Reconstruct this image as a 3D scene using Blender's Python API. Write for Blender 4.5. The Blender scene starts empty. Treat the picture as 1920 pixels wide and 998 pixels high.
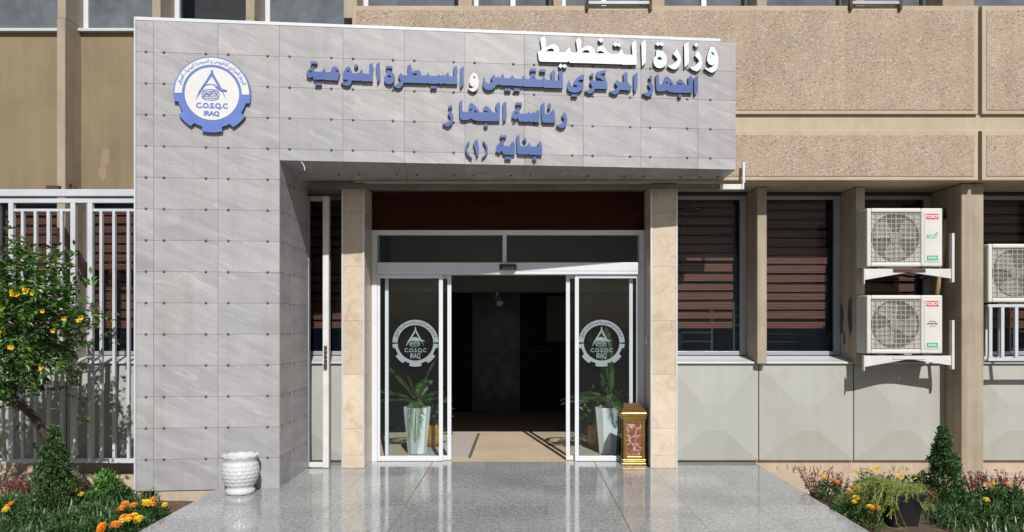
import bpy, bmesh, math, random
import numpy as np
from mathutils import Matrix, Vector
R = math.radians
random.seed(7); rng = np.random.default_rng(7)
S = bpy.context.scene; COL = S.collection

# ------------------------------------------------------------------ camera, sky, sun, exposure
EYE, FOC, VX, VY = 1.58, 1440.0, 977.0, 605.0       # eye height, focal length and vanishing point in photo pixels
cam = bpy.data.cameras.new('camera'); cam.lens = 27.0; cam.sensor_width = 36.0
cam.shift_x = (960-VX)/1920; cam.shift_y = (VY-499)/1920; cam.clip_end = 1000; cam.clip_start = .05
camo = bpy.data.objects.new('camera', cam); COL.objects.link(camo)
camo.location = (0, 0, EYE); camo.rotation_euler = (R(90), 0, 0); S.camera = camo
SUN_EL, SUN_AZ = 40.5, 12.0                          # sun behind the camera, a little to the right
sd = Vector((-math.sin(R(SUN_AZ))*math.cos(R(SUN_EL)), math.cos(R(SUN_AZ))*math.cos(R(SUN_EL)), -math.sin(R(SUN_EL))))
w = bpy.data.worlds.new('World'); S.world = w; w.use_nodes = True
wn = w.node_tree.nodes; bg = wn['Background']; sky = wn.new('ShaderNodeTexSky'); sky.sky_type = 'NISHITA'; sky.sun_disc = False
sky.sun_elevation = R(SUN_EL); sky.sun_rotation = math.atan2(-sd.x, -sd.y)
w.node_tree.links.new(sky.outputs[0], bg.inputs[0]); bg.inputs[1].default_value = .05
sl = bpy.data.lights.new('sun', 'SUN'); sl.energy = 4.1; sl.angle = R(.53); sl.color = (1, .965, .92)
slo = bpy.data.objects.new('sun', sl); COL.objects.link(slo); slo.location = (3, -8, 12)
slo.rotation_euler = sd.to_track_quat('-Z', 'Y').to_euler()
S.view_settings.view_transform = 'Standard'; S.view_settings.look = 'None'; S.view_settings.gamma = 1
S.view_settings.exposure = 0.3; S.view_settings.use_curve_mapping = False

# ------------------------------------------------------------------ materials
def nodes(name):
    m = bpy.data.materials.new(name); m.use_nodes = True
    nt = m.node_tree; return m, nt, nt.nodes['Principled BSDF'], nt.nodes['Material Output']
def N(nt, t, **kw):
    n = nt.nodes.new(t)
    for k, v in kw.items():
        if k in n.inputs: n.inputs[k].default_value = v
        else: setattr(n, k, v)
    return n
def ramp(nt, fac, stops):
    r = nt.nodes.new('ShaderNodeValToRGB'); e = r.color_ramp.elements
    while len(e) < len(stops): e.new(.5)
    for x, (p, c) in zip(e, stops): x.position = p; x.color = (*c, 1) if len(c) == 3 else c
    nt.links.new(fac, r.inputs[0]); return r.outputs[0]
def mixc(nt, a, b, fac, mode='MIX'):
    m = nt.nodes.new('ShaderNodeMix'); m.data_type = 'RGBA'; m.blend_type = mode
    for s, v in ((m.inputs[6], a), (m.inputs[7], b), (m.inputs[0], fac)):
        if hasattr(v, 'links') or isinstance(v, bpy.types.NodeSocket): nt.links.new(v, s)
        elif isinstance(v, tuple): s.default_value = (*v, 1)
        else: s.default_value = v
    return m.outputs[2]
def coords(nt, scale=(1, 1, 1), rot=(0, 0, 0), island=False):
    tc = nt.nodes.new('ShaderNodeTexCoord'); out = tc.outputs['Object']
    if island:
        g = nt.nodes.new('ShaderNodeNewGeometry'); v = N(nt, 'ShaderNodeVectorMath', operation='SCALE')
        v.inputs[0].default_value = (37, 19, 53); nt.links.new(g.outputs['Random Per Island'], v.inputs['Scale'])
        a = N(nt, 'ShaderNodeVectorMath', operation='ADD'); nt.links.new(out, a.inputs[0]); nt.links.new(v.outputs[0], a.inputs[1]); out = a.outputs[0]
    mp = nt.nodes.new('ShaderNodeMapping'); mp.inputs['Scale'].default_value = scale; mp.inputs['Rotation'].default_value = rot
    nt.links.new(out, mp.inputs[0]); return mp.outputs[0]
def noise(nt, vec, scale, detail=4, rough=.55, dist=0):
    n = N(nt, 'ShaderNodeTexNoise', Scale=scale, Detail=detail, Roughness=rough, Distortion=dist)
    nt.links.new(vec, n.inputs['Vector']); return n.outputs['Fac']
def bump(nt, p, h, strength, dist=.01):
    b = N(nt, 'ShaderNodeBump', Strength=strength, Distance=dist); nt.links.new(h, b.inputs['Height']); nt.links.new(b.outputs[0], p.inputs['Normal'])
def islandrand(nt):
    return nt.nodes.new('ShaderNodeNewGeometry').outputs['Random Per Island']
def plain(name, c, rough=.5, metal=0, var=.12, vs=3.0, fine=60, bmp=0.0):
    """paint or plastic with faint blotches, fine grain and slightly uneven gloss"""
    m, nt, p, o = nodes(name); v = coords(nt)
    a = ramp(nt, noise(nt, v, vs, 5), [(.3, tuple(x*(1-var) for x in c)), (.7, tuple(min(1, x*(1+var*.6)) for x in c))])
    b = mixc(nt, a, tuple(x*(1-var) for x in c), ramp(nt, noise(nt, v, fine, 2), [(.5, (0, 0, 0)), (.8, (.5, .5, .5))]))
    nt.links.new(b, p.inputs['Base Color']); p.inputs['Metallic'].default_value = metal
    nt.links.new(ramp(nt, noise(nt, v, vs*2.3, 3), [(.3, (max(0, rough-.07),)*3), (.7, (min(1, rough+.1),)*3)]), p.inputs['Roughness'])
    if bmp: bump(nt, p, noise(nt, v, fine, 4), bmp, .004)
    return m
def mat_tile():
    m, nt, p, o = nodes('grey_stone_tile'); v = coords(nt, (1, 1, 1), (0, R(-22), 0), True)
    v2 = N(nt, 'ShaderNodeMapping'); v2.inputs['Scale'].default_value = (1.1, 1.1, 6.5); nt.links.new(v, v2.inputs[0]); v2 = v2.outputs[0]
    base = ramp(nt, noise(nt, v2, 1.6, 7, .62, .6), [(.28, (.278, .273, .282)), (.5, (.338, .333, .344)), (.75, (.402, .398, .410))])
    vein = ramp(nt, noise(nt, v2, 2.3, 8, .7, 1.1), [(.57, (0, 0, 0)), (.66, (.36, .36, .36)), (.76, (.1, .1, .1))])
    base = mixc(nt, base, (.55, .55, .56), vein)
    vo = N(nt, 'ShaderNodeTexVoronoi', feature='DISTANCE_TO_EDGE', Scale=28.0)
    vd = N(nt, 'ShaderNodeVectorMath', operation='ADD'); nz = N(nt, 'ShaderNodeTexNoise', Scale=9.0, Detail=4.0)
    nt.links.new(v, nz.inputs['Vector']); nt.links.new(v, vd.inputs[0]); nt.links.new(nz.outputs['Color'], vd.inputs[1]); nt.links.new(vd.outputs[0], vo.inputs['Vector'])
    cr = ramp(nt, vo.outputs['Distance'], [(0, (1, 1, 1)), (.035, (0, 0, 0))])
    msk = ramp(nt, noise(nt, v, 2.2, 2), [(.62, (0, 0, 0)), (.69, (.85, .85, .85))])
    base = mixc(nt, base, (.68, .68, .69), mixc(nt, cr, msk, 1.0, 'MULTIPLY'))
    r = islandrand(nt); tint = ramp(nt, r, [(0, (.87, .87, .88)), (.5, (.95, .945, .945)), (.8, (1.0, .985, .975)), (1, (1.05, 1.045, 1.04))])
    base = mixc(nt, base, tint, 1.0, 'MULTIPLY')
    drip = ramp(nt, noise(nt, coords(nt, (7, 7, .35)), 1.0, 6, .65), [(.45, (1, 1, 1)), (.8, (.88, .865, .84))]); base = mixc(nt, base, drip, 1.0, 'MULTIPLY')
    nt.links.new(base, p.inputs['Base Color']); p.inputs['Roughness'].default_value = .42
    bump(nt, p, noise(nt, v2, 14, 5), .12, .004); return m
def mat_granite():
    m, nt, p, o = nodes('polished_granite'); v = coords(nt)
    sp = ramp(nt, noise(nt, v, 62, 4, .75), [(.32, (.06, .065, .066)), (.45, (.30, .308, .31)), (.55, (.41, .415, .415)), (.68, (.68, .68, .675))])
    big = ramp(nt, noise(nt, v, 22, 4, .65), [(.35, (.72, .73, .74)), (.65, (1.1, 1.1, 1.1))])
    sp = mixc(nt, sp, big, 1.0, 'MULTIPLY')
    sp = mixc(nt, sp, ramp(nt, islandrand(nt), [(0, (.88, .885, .89)), (.6, (.98, .98, .975)), (1, (1.06, 1.055, 1.045))]), 1.0, 'MULTIPLY')
    dust = ramp(nt, noise(nt, v, 1.3, 6, .6), [(.5, (0, 0, 0)), (.75, (.38, .38, .38))])
    sp = mixc(nt, sp, (.50, .48, .45), dust)
    wet = ramp(nt, noise(nt, v, .55, 5, .6, .4), [(.36, (.80, .81, .83)), (.5, (1, 1, 1)), (.64, (1.15, 1.14, 1.13))]); sp = mixc(nt, sp, wet, 1.0, 'MULTIPLY')
    spots = ramp(nt, noise(nt, v, 5.5, 3, .5), [(.70, (0, 0, 0)), (.76, (.45, .45, .45))]); sp = mixc(nt, sp, (.20, .19, .175), spots)
    nt.links.new(sp, p.inputs['Base Color'])
    nt.links.new(ramp(nt, noise(nt, v, 3.5, 6, .65), [(.36, (.05,)*3), (.55, (.11,)*3), (.74, (.28,)*3)]), p.inputs['Roughness'])
    p.inputs['Specular IOR Level'].default_value = .6
    bump(nt, p, noise(nt, v, 4, 2), .012, .01); return m
def mat_aggregate():
    m, nt, p, o = nodes('exposed_aggregate_concrete'); v = coords(nt)
    base = ramp(nt, noise(nt, v, 2.0, 6, .6), [(.3, (.30, .24, .185)), (.7, (.385, .312, .245))])
    vo = N(nt, 'ShaderNodeTexVoronoi', Scale=62.0, Randomness=1.0); nt.links.new(v, vo.inputs['Vector'])
    sep = N(nt, 'ShaderNodeSeparateColor'); nt.links.new(vo.outputs['Color'], sep.inputs[0])
    stone = ramp(nt, sep.outputs[0], [(0, (.13, .095, .075)), (.10, (.20, .14, .10)), (.18, (.31, .24, .165)), (.6, (.375, .29, .205)), (.86, (.46, .375, .275)), (.97, (.57, .50, .42)), (1, (.13, .13, .15))])
    near = ramp(nt, vo.outputs['Distance'], [(.25, (1, 1, 1)), (.62, (0, 0, 0))])
    c = mixc(nt, base, stone, near)
    pits = ramp(nt, noise(nt, v, 48, 3, .7), [(.66, (0, 0, 0)), (.75, (.85, .85, .85))])
    c = mixc(nt, c, (.12, .085, .06), pits)
    streak = ramp(nt, noise(nt, coords(nt, (6, 6, .35)), 1.0, 5, .6), [(.42, (1.02, 1.02, 1.02)), (.78, (.87, .855, .83))])
    c = mixc(nt, c, streak, 1.0, 'MULTIPLY')
    nt.links.new(c, p.inputs['Base Color']); p.inputs['Roughness'].default_value = .9
    bump(nt, p, mixc(nt, near, pits, 1.0, 'SUBTRACT'), .4, .006); return m
def mat_conc(name, a, b, streak=.25, scale=2.5, bmp=.25, grime=None):
    m, nt, p, o = nodes(name); v = coords(nt)
    c = ramp(nt, noise(nt, v, scale, 7, .62), [(.28, a), (.72, b)])
    st = ramp(nt, noise(nt, coords(nt, (9, 9, .5)), 1.0, 6, .65), [(.4, (1, 1, 1)), (.85, (1-streak,)*3)])
    c = mixc(nt, c, st, 1.0, 'MULTIPLY')
    sp = ramp(nt, noise(nt, v, 70, 3, .7), [(.62, (0, 0, 0)), (.78, (.5, .5, .5))])
    c = mixc(nt, c, tuple(x*.5 for x in a), sp)
    if grime:
        g = ramp(nt, noise(nt, v, 1.1, 6, .7, .5), [(.56, (0, 0, 0)), (.72, (.7, .7, .7))]); c = mixc(nt, c, grime, g)
    nt.links.new(c, p.inputs['Base Color']); p.inputs['Roughness'].default_value = .88
    bump(nt, p, noise(nt, v, 45, 5, .65), bmp, .005); return m
def mat_marble(name='cream_marble_tile'):
    m, nt, p, o = nodes(name); v = coords(nt, island=True)
    c = ramp(nt, noise(nt, v, 5, 8, .66, 1.2), [(.25, (.37, .30, .215)), (.45, (.52, .445, .345)), (.6, (.57, .50, .40)), (.8, (.45, .40, .325))])
    vn = ramp(nt, noise(nt, v, 9, 8, .7, 2.0), [(.485, (0, 0, 0)), (.5, (.55, .55, .55)), (.515, (0, 0, 0))])
    c = mixc(nt, c, (.36, .24, .13), vn)
    c = mixc(nt, c, ramp(nt, islandrand(nt), [(0, (.86, .82, .78)), (1, (1.04, 1.02, 1.0))]), 1.0, 'MULTIPLY')
    nt.links.new(c, p.inputs['Base Color']); p.inputs['Roughness'].default_value = .38; bump(nt, p, noise(nt, v, 30, 4), .08, .003); return m
def mat_glass(name, tint=(.86, .9, .9), rough=0.0, dirt=0.0, dirtcol=(.3, .33, .35), ior=1.2):
    m, nt, p, o = nodes(name); nt.nodes.remove(p)
    tr = N(nt, 'ShaderNodeBsdfTransparent', Color=(*tint, 1)); gl = N(nt, 'ShaderNodeBsdfGlossy', Roughness=rough)
    fr = N(nt, 'ShaderNodeFresnel'); bf = nt.nodes.new('ShaderNodeNewGeometry'); ir = N(nt, 'ShaderNodeMapRange'); ir.inputs['To Min'].default_value = ior; ir.inputs['To Max'].default_value = 1/ior
    nt.links.new(bf.outputs['Backfacing'], ir.inputs['Value']); nt.links.new(ir.outputs[0], fr.inputs['IOR']); mx = nt.nodes.new('ShaderNodeMixShader')
    nt.links.new(fr.outputs[0], mx.inputs[0]); nt.links.new(tr.outputs[0], mx.inputs[1]); nt.links.new(gl.outputs[0], mx.inputs[2]); out = mx
    if dirt:
        v = coords(nt); df = N(nt, 'ShaderNodeBsdfDiffuse', Color=(*dirtcol, 1)); m2 = nt.nodes.new('ShaderNodeMixShader')
        f = ramp(nt, noise(nt, v, 3.2, 7, .65), [(.25, (dirt*.4,)*3), (.75, (dirt,)*3)])
        nt.links.new(f, m2.inputs[0]); nt.links.new(mx.outputs[0], m2.inputs[1]); nt.links.new(df.outputs[0], m2.inputs[2]); out = m2
    nt.links.new(out.outputs[0], o.inputs[0]); return m
def mat_leaf(name, dark, mid, light, rough=.5, trans=.25, stops=(0, .5, 1)):
    m, nt, p, o = nodes(name)
    c = ramp(nt, islandrand(nt), [(stops[0], dark), (stops[1], mid), (stops[2], light)])
    nt.links.new(c, p.inputs['Base Color']); p.inputs['Roughness'].default_value = rough
    t = nt.nodes.new('ShaderNodeBsdfTranslucent'); nt.links.new(c, t.inputs[0]); mx = nt.nodes.new('ShaderNodeMixShader'); mx.inputs[0].default_value = trans
    nt.links.new(p.outputs[0], mx.inputs[1]); nt.links.new(t.outputs[0], mx.inputs[2]); nt.links.new(mx.outputs[0], o.inputs[0]); return m
def mat_blind():
    m, nt, p, o = nodes('wooden_blind'); v = coords(nt)
    wv = N(nt, 'ShaderNodeTexWave', wave_type='BANDS', bands_direction='Z', Scale=17.0, Distortion=.5); nt.links.new(v, wv.inputs['Vector'])
    c = ramp(nt, wv.outputs['Fac'], [(.25, (.014, .0035, .0015)), (.6, (.12, .033, .008)), (.95, (.26, .080, .019))])
    c = mixc(nt, c, ramp(nt, noise(nt, coords(nt, (1, 1, 30)), 3, 4), [(.3, (.65, .6, .6)), (.7, (1.1, 1.05, 1))]), 1.0, 'MULTIPLY')
    nt.links.new(c, p.inputs['Base Color']); p.inputs['Roughness'].default_value = .6; return m
def mat_wood(name, a, b, zs=14):
    m, nt, p, o = nodes(name)
    c = ramp(nt, noise(nt, coords(nt, (.6, 1, zs)), 3, 6, .6, .4), [(.3, a), (.7, b)])
    nt.links.new(c, p.inputs['Base Color']); p.inputs['Roughness'].default_value = .6; p.inputs['Specular IOR Level'].default_value = .12; return m
def mat_redmarble():
    m, nt, p, o = nodes('red_veined_marble'); v = coords(nt)
    c = ramp(nt, noise(nt, v, 14, 6, .6), [(.3, (.13, .038, .018)), (.7, (.26, .085, .042))])
    vo = N(nt, 'ShaderNodeTexVoronoi', feature='DISTANCE_TO_EDGE', Scale=9.0); ad = N(nt, 'ShaderNodeVectorMath', operation='ADD')
    nz = N(nt, 'ShaderNodeTexNoise', Scale=12.0, Detail=5.0); nt.links.new(v, nz.inputs['Vector']); sc = N(nt, 'ShaderNodeVectorMath', operation='SCALE', Scale=.16)
    nt.links.new(nz.outputs['Color'], sc.inputs[0]); nt.links.new(v, ad.inputs[0]); nt.links.new(sc.outputs[0], ad.inputs[1]); nt.links.new(ad.outputs[0], vo.inputs['Vector'])
    c = mixc(nt, c, (.45, .40, .37), ramp(nt, vo.outputs['Distance'], [(0, (1, 1, 1)), (.05, (0, 0, 0))]))
    nt.links.new(c, p.inputs['Base Color']); p.inputs['Roughness'].default_value = .2; return m
def mat_ground(name, cols, sc=(1.2, 30), bmp=.4):
    m, nt, p, o = nodes(name); v = coords(nt)
    c = ramp(nt, noise(nt, v, sc[0], 7, .65), [(.28, cols[0]), (.72, cols[1])])
    c = mixc(nt, c, cols[2], ramp(nt, noise(nt, v, sc[1], 5, .7), [(.52, (0, 0, 0)), (.75, (.8, .8, .8))]))
    nt.links.new(c, p.inputs['Base Color']); p.inputs['Roughness'].default_value = .95; bump(nt, p, noise(nt, v, sc[1], 6, .7), bmp, .02); return m
M = dict(
 tile=mat_tile(), granite=mat_granite(), agg=mat_aggregate(), marble=mat_marble(),
 rim=mat_conc('smooth_precast_rim', (.375, .305, .22), (.46, .385, .29), .15),
 plaster=mat_conc('ochre_plaster', (.19, .148, .088), (.25, .195, .12), .22, 1.6, .2),
 fin=mat_conc('pale_concrete_fin', (.29, .24, .178), (.385, .33, .255), .3, 3, .25, (.25, .19, .13)),
 col=mat_conc('boardmarked_concrete', (.30, .245, .18), (.39, .33, .25), .45, 3, .3),
 plinth=mat_conc('dusty_plinth', (.36, .285, .215), (.47, .39, .30), .25, 3, .4),
 path=mat_conc('beige_concrete_path', (.44, .34, .245), (.53, .42, .31), .1, 1.2, .3),
 soil=mat_ground('flower_bed_soil', [(.10, .065, .04), (.17, .115, .075), (.05, .035, .022)], (3, 40), .9),
 ground=mat_ground('dusty_ground', [(.20, .165, .125), (.26, .215, .165), (.17, .14, .105)]),
 panel=mat_conc('grey_green_panel_paint', (.325, .33, .30), (.36, .365, .335), .10, 1.4, .05, (.29, .28, .245)),
 white=plain('white_powder_coat', (.58, .60, .635), .35, 0, .06),
 whitedirty=plain('weathered_white_metal', (.56, .565, .56), .45, 0, .12, 5),
 alu=plain('anodised_aluminium', (.55, .57, .60), .4, .35, .1),
 fence=plain('pale_blue_grey_gloss_paint', (.50, .52, .56), .35, 0, .10, 4),
 dkframe=plain('grey_window_frame', (.30, .315, .34), .45, .2, .1),
 black=plain('black_plastic', (.012, .012, .013), .4, 0, .1),
 bolt=plain('dark_bolt_steel', (.10, .095, .09), .45, .3, .1),
 blue=plain('blue_letter_face', (.046, .092, .28), .42, 0, .05),
 blueside=plain('dark_letter_side', (.03, .032, .04), .5),
 letwhite=plain('white_letter_face', (.60, .67, .72), .35, 0, .02),
 letcream=plain('cream_letter_face', (.58, .56, .55), .4, 0, .03),
 embblue=plain('emblem_blue', (.10, .165, .46), .4, 0, .03),
 embwhite=plain('emblem_white', (.60, .60, .58), .4, 0, .02),
 film=plain('etched_window_film', (.20, .245, .265), .6, 0, .05),
 filmdark=plain('film_lettering', (.02, .022, .026), .6, 0, .05),
 backing=plain('dark_joint_backing', (.15, .148, .145), .8),
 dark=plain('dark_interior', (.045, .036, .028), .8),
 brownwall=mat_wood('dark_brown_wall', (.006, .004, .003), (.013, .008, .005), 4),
 redwood=mat_wood('red_brown_wood_slats', (.016, .003, .0012), (.042, .0075, .0025), 18),
 wood=mat_wood('tan_wood_blind', (.34, .2, .1), (.46, .29, .16), 20),
 ceil=plain('grey_ceiling_paint', (.095, .092, .086), .8),
 floorin=mat_conc('beige_lobby_floor', (.42, .33, .22), (.52, .42, .29), .08, 2, .05),
 mat=plain('grey_mat', (.40, .37, .33), .9, 0, .15, 20, 120, .5),
 matedge=plain('mat_edge', (.12, .11, .10), .7),
 glass=mat_glass('door_glass', (.945, .965, .965), 0, .006, (.5, .5, .5)),
 wglass=mat_glass('dust_and_reflection_glass', (.90, .93, .96), 0, .013, (.13, .22, .38)),  # blue of the dust film also paints in a bluish reflection
 uglass=mat_glass('dusty_upper_glass', (.45, .48, .5), .02, .62, (.24, .27, .30)),
 blind=mat_blind(), gold=plain('brass_plating', (.40, .265, .085), .3, 1, .12), redmarble=mat_redmarble(),
 bintop=plain('brown_tray', (.16, .09, .05), .35, .2, .2),
 ceramic=plain('white_glazed_ceramic', (.52, .52, .54), .12, 0, .03), palmpot=plain('white_plastic_pot', (.76, .79, .79), .35, 0, .04),
 ochrepot=plain('ochre_pot', (.45, .22, .04), .5), acbody=plain('ivory_plastic_casing', (.57, .565, .525), .42, 0, .07, 4),
 acgrille=plain('grille_wire', (.46, .45, .42), .45), acdark=plain('dusty_coil', (.07, .066, .06), .8, 0, .35, 14), acfan=plain('dusty_fan_blade', (.27, .255, .20), .6, 0, .22, 18),
 badge_red=plain('red_badge', (.62, .03, .07), .4), badge_green=plain('green_badge', (.02, .40, .26), .4), ink=plain('grey_ink', (.08, .08, .08), .5), inkred=plain('orange_ink', (.6, .16, .05), .5),
 rust=plain('rusty_steel', (.10, .05, .03), .8, .3, .35, 12), pipe=plain('tan_pipe_lagging', (.40, .27, .15), .85, 0, .2, 14, 60, .4), dpipe=plain('black_pipe_lagging', (.03, .028, .026), .8),
 sill=plain('white_sill_paint', (.50, .52, .54), .4, 0, .08), planter=plain('black_planter_plastic', (.014, .014, .016), .35, 0, .2),
 bark=mat_conc('grey_brown_bark', (.06, .045, .032), (.13, .10, .07), .3, 14, .9), block=mat_conc('grey_concrete_block', (.3, .28, .25), (.4, .37, .33)),
 grout=mat_conc('brown_grout', (.20, .14, .09), (.32, .25, .17)),
 soot=mat_conc('soot_blackened_concrete', (.045, .04, .034), (.13, .11, .088), .3, 6),
 channel=mat_conc('grimy_shaded_channel', (.10, .095, .085), (.17, .16, .145), .3),  # grimy metal, darkened further to paint in the shade under the portal
 patch=mat_conc('bare_plaster_patch', (.23, .175, .12), (.29, .225, .155), .1),
 rubble=mat_conc('broken_tile', (.32, .28, .23), (.42, .37, .31)),
 shrub=mat_leaf('box_shrub_leaf', (.014, .036, .014), (.045, .10, .03), (.13, .23, .065), .42, .18),
 rshrub=mat_leaf('fresh_green_leaf', (.04, .13, .02), (.08, .22, .035), (.15, .32, .06), .45, .25),
 tree=mat_leaf('glossy_tree_leaf', (.018, .055, .012), (.055, .13, .024), (.14, .25, .05), .38, .25),
 strap=mat_leaf('strap_leaf', (.02, .055, .015), (.055, .12, .035), (.17, .25, .12), .36, .2, (0, .6, 1)),
 marileaf=mat_leaf('marigold_leaf', (.015, .05, .012), (.035, .10, .022), (.08, .17, .04), .5, .2),
 redleaf=mat_leaf('red_leaf', (.06, .010, .014), (.16, .035, .04), (.28, .085, .075), .45, .25),
 trail=mat_leaf('trailing_succulent', (.12, .17, .03), (.26, .31, .07), (.42, .45, .14), .45, .25),
 trail2=mat_leaf('green_creeper', (.05, .10, .025), (.11, .18, .04), (.26, .32, .09), .45, .25),
 palm=mat_leaf('palm_leaflet', (.03, .09, .02), (.07, .17, .035), (.15, .26, .06), .4, .2),
 yel=mat_leaf('yellow_petal', (.74, .46, .008), (.80, .56, .012), (.84, .64, .03), .5, .3),
 ora=mat_leaf('orange_petal', (.75, .17, .006), (.80, .26, .008), (.82, .36, .015), .5, .3),
 stem=plain('green_stem', (.06, .11, .03), .5),
)

# ------------------------------------------------------------------ builders
W = {}
def P(px, py, Y): return Vector(((px-VX)*Y/FOC, Y, EYE-(py-VY)*Y/FOC))
def PX(px, Y): return (px-VX)*Y/FOC
def PZ(py, Y): return EYE-(py-VY)*Y/FOC
def link(name, mesh, parent=None, mtx=None):
    o = bpy.data.objects.new(name, mesh); COL.objects.link(o)
    if parent is not None:
        o.parent = parent
        if mtx is None: o.matrix_parent_inverse = W[parent].inverted(); W[o] = Matrix()      # mesh given in world space
        else: o.matrix_basis = mtx; W[o] = W[parent] @ mtx                                    # mesh given in the parent's space
    else:
        W[o] = mtx.copy() if mtx is not None else Matrix()
        if mtx is not None: o.matrix_basis = mtx
    return o
def tag(o, label=None, cat=None, group=None, kind=None):
    for k, v in (('label', label), ('category', cat), ('group', group), ('kind', kind)):
        if v: o[k] = v
    return o
def thing(name, loc, label, cat, group=None, rz=0):
    return tag(link(name, None, None, Matrix.Translation(loc) @ Matrix.Rotation(rz, 4, 'Z')), label, cat, group)
LOCAL = Matrix()
def clone(root):
    c = root.copy(); COL.objects.link(c); W[c] = W[root].copy()
    for ch in root.children:
        d = ch.copy(); COL.objects.link(d); d.parent = c; W[d] = W[ch].copy()
        for g in ch.children:
            e = g.copy(); COL.objects.link(e); e.parent = d
    return c
class MB:
    def __init__(s): s.v = []; s.f = []; s.m = []; s.mi = 0
    def add(s, vs, fs):
        n = len(s.v); s.v += [tuple(v) for v in vs]; s.f += [tuple(i+n for i in f) for f in fs]; s.m += [s.mi]*len(fs); return s
    def hexa(s, p): return s.add(p, [(0, 3, 2, 1), (4, 5, 6, 7), (0, 1, 5, 4), (1, 2, 6, 5), (2, 3, 7, 6), (3, 0, 4, 7)])
    def box(s, x0, x1, y0, y1, z0, z1):
        return s.hexa([(x0, y0, z0), (x1, y0, z0), (x1, y1, z0), (x0, y1, z0), (x0, y0, z1), (x1, y0, z1), (x1, y1, z1), (x0, y1, z1)])
    def prism(s, poly, z0, z1):
        n = len(poly)
        return s.add([(x, y, z0) for x, y in poly]+[(x, y, z1) for x, y in poly], [tuple(range(n-1, -1, -1)), tuple(range(n, 2*n))]+[(i, (i+1) % n, n+(i+1) % n, n+i) for i in range(n)])
    def tube(s, pts, r, n=8, cap=True):
        pts = [Vector(p) for p in pts]; rs = r if isinstance(r, (list, tuple)) else [r]*len(pts); vs = []; fs = []; ref = None
        for i, p in enumerate(pts):
            d = (pts[min(i+1, len(pts)-1)]-pts[max(i-1, 0)]).normalized()
            if ref is None: ref = d.orthogonal().normalized()
            ref = (ref-d*ref.dot(d)).normalized(); b = d.cross(ref)
            vs += [p+(ref*math.cos(2*math.pi*k/n)+b*math.sin(2*math.pi*k/n))*rs[i] for k in range(n)]
        for i in range(len(pts)-1):
            fs += [(i*n+k, i*n+(k+1) % n, (i+1)*n+(k+1) % n, (i+1)*n+k) for k in range(n)]
        if cap: fs += [tuple(range(n-1, -1, -1)), tuple(range((len(pts)-1)*n, len(pts)*n))]
        return s.add(vs, fs)
    def lathe(s, prof, n=32, c=(0, 0, 0), rf=None):
        vs = []; fs = []
        for i, (r, z) in enumerate(prof):
            for k in range(n):
                a = 2*math.pi*k/n; rr, zz = (r, z) if rf is None else rf(r, z, a, i); vs.append((c[0]+rr*math.cos(a), c[1]+rr*math.sin(a), c[2]+zz))
        for i in range(len(prof)-1): fs += [(i*n+k, i*n+(k+1) % n, (i+1)*n+(k+1) % n, (i+1)*n+k) for k in range(n)]
        fs += [tuple(range(n-1, -1, -1)), tuple(range((len(prof)-1)*n, len(prof)*n))]
        return s.add(vs, fs)
    def build(s, name, mats, parent=None, mtx=None, bevel=0, smooth=False):
        me = bpy.data.meshes.new(name); me.from_pydata(s.v, [], s.f)
        for m in (mats if isinstance(mats, (list, tuple)) else [mats]): me.materials.append(m)
        me.polygons.foreach_set('material_index', s.m)
        if smooth: me.polygons.foreach_set('use_smooth', [True]*len(me.polygons))
        me.update(); o = link(name, me, parent, mtx)
        if bevel:
            b = o.modifiers.new('bevel', 'BEVEL'); b.width = bevel; b.segments = 2; b.limit_method = 'ANGLE'; b.angle_limit = R(40)
        return o
def box(name, x0, x1, y0, y1, z0, z1, m, parent=None, bevel=0, mtx=None):
    return MB().box(x0, x1, y0, y1, z0, z1).build(name, m, parent, mtx, bevel)
def struct(o): return tag(o, kind='structure')
def curve_mesh(splines, depth):
    """closed 2D outlines (holes nested) -> solid of thickness depth; front at z=+depth/2"""
    c = bpy.data.curves.new('tmp', 'CURVE'); c.dimensions = '2D'; c.fill_mode = 'BOTH'; c.extrude = depth/2
    for pl in splines:
        s = c.splines.new('POLY'); s.points.add(len(pl)-1); s.use_cyclic_u = True
        for p, (x, y) in zip(s.points, pl): p.co = (x, y, 0, 1)
    return to_mesh(c)
def to_mesh(c):
    o = bpy.data.objects.new('tmp', c); COL.objects.link(o); dg = bpy.context.evaluated_depsgraph_get()
    me = bpy.data.meshes.new_from_object(o.evaluated_get(dg)); bpy.data.objects.remove(o); bpy.data.curves.remove(c); return me
def text_mesh(body, size, depth, offset=0.0, align='CENTER', sx=1.0):
    c = bpy.data.curves.new('tmp', 'FONT'); c.body = body; c.size = size; c.extrude = depth/2; c.offset = offset; c.align_x = align; c.resolution_u = 3
    me = to_mesh(c)
    if sx != 1.0: me.transform(Matrix.Diagonal((sx, 1, 1, 1)))
    return me
def verts(me):
    a = np.empty(len(me.vertices)*3); me.vertices.foreach_get('co', a); return a.reshape(-1, 3)
def join_meshes(items):
    """[(mesh, matrix, material index)] -> one mesh"""
    mb = MB()
    for me, mt, i in items:
        mb.mi = i; me.transform(mt); mb.add([v.co[:] for v in me.vertices], [tuple(p.vertices) for p in me.polygons]); bpy.data.meshes.remove(me)
    return mb
FACE = Matrix(((1, 0, 0, 0), (0, 0, -1, 0), (0, 1, 0, 0), (0, 0, 0, 1)))      # text plane (x, y, out) -> x, z, and out = -y (towards the street)
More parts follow.
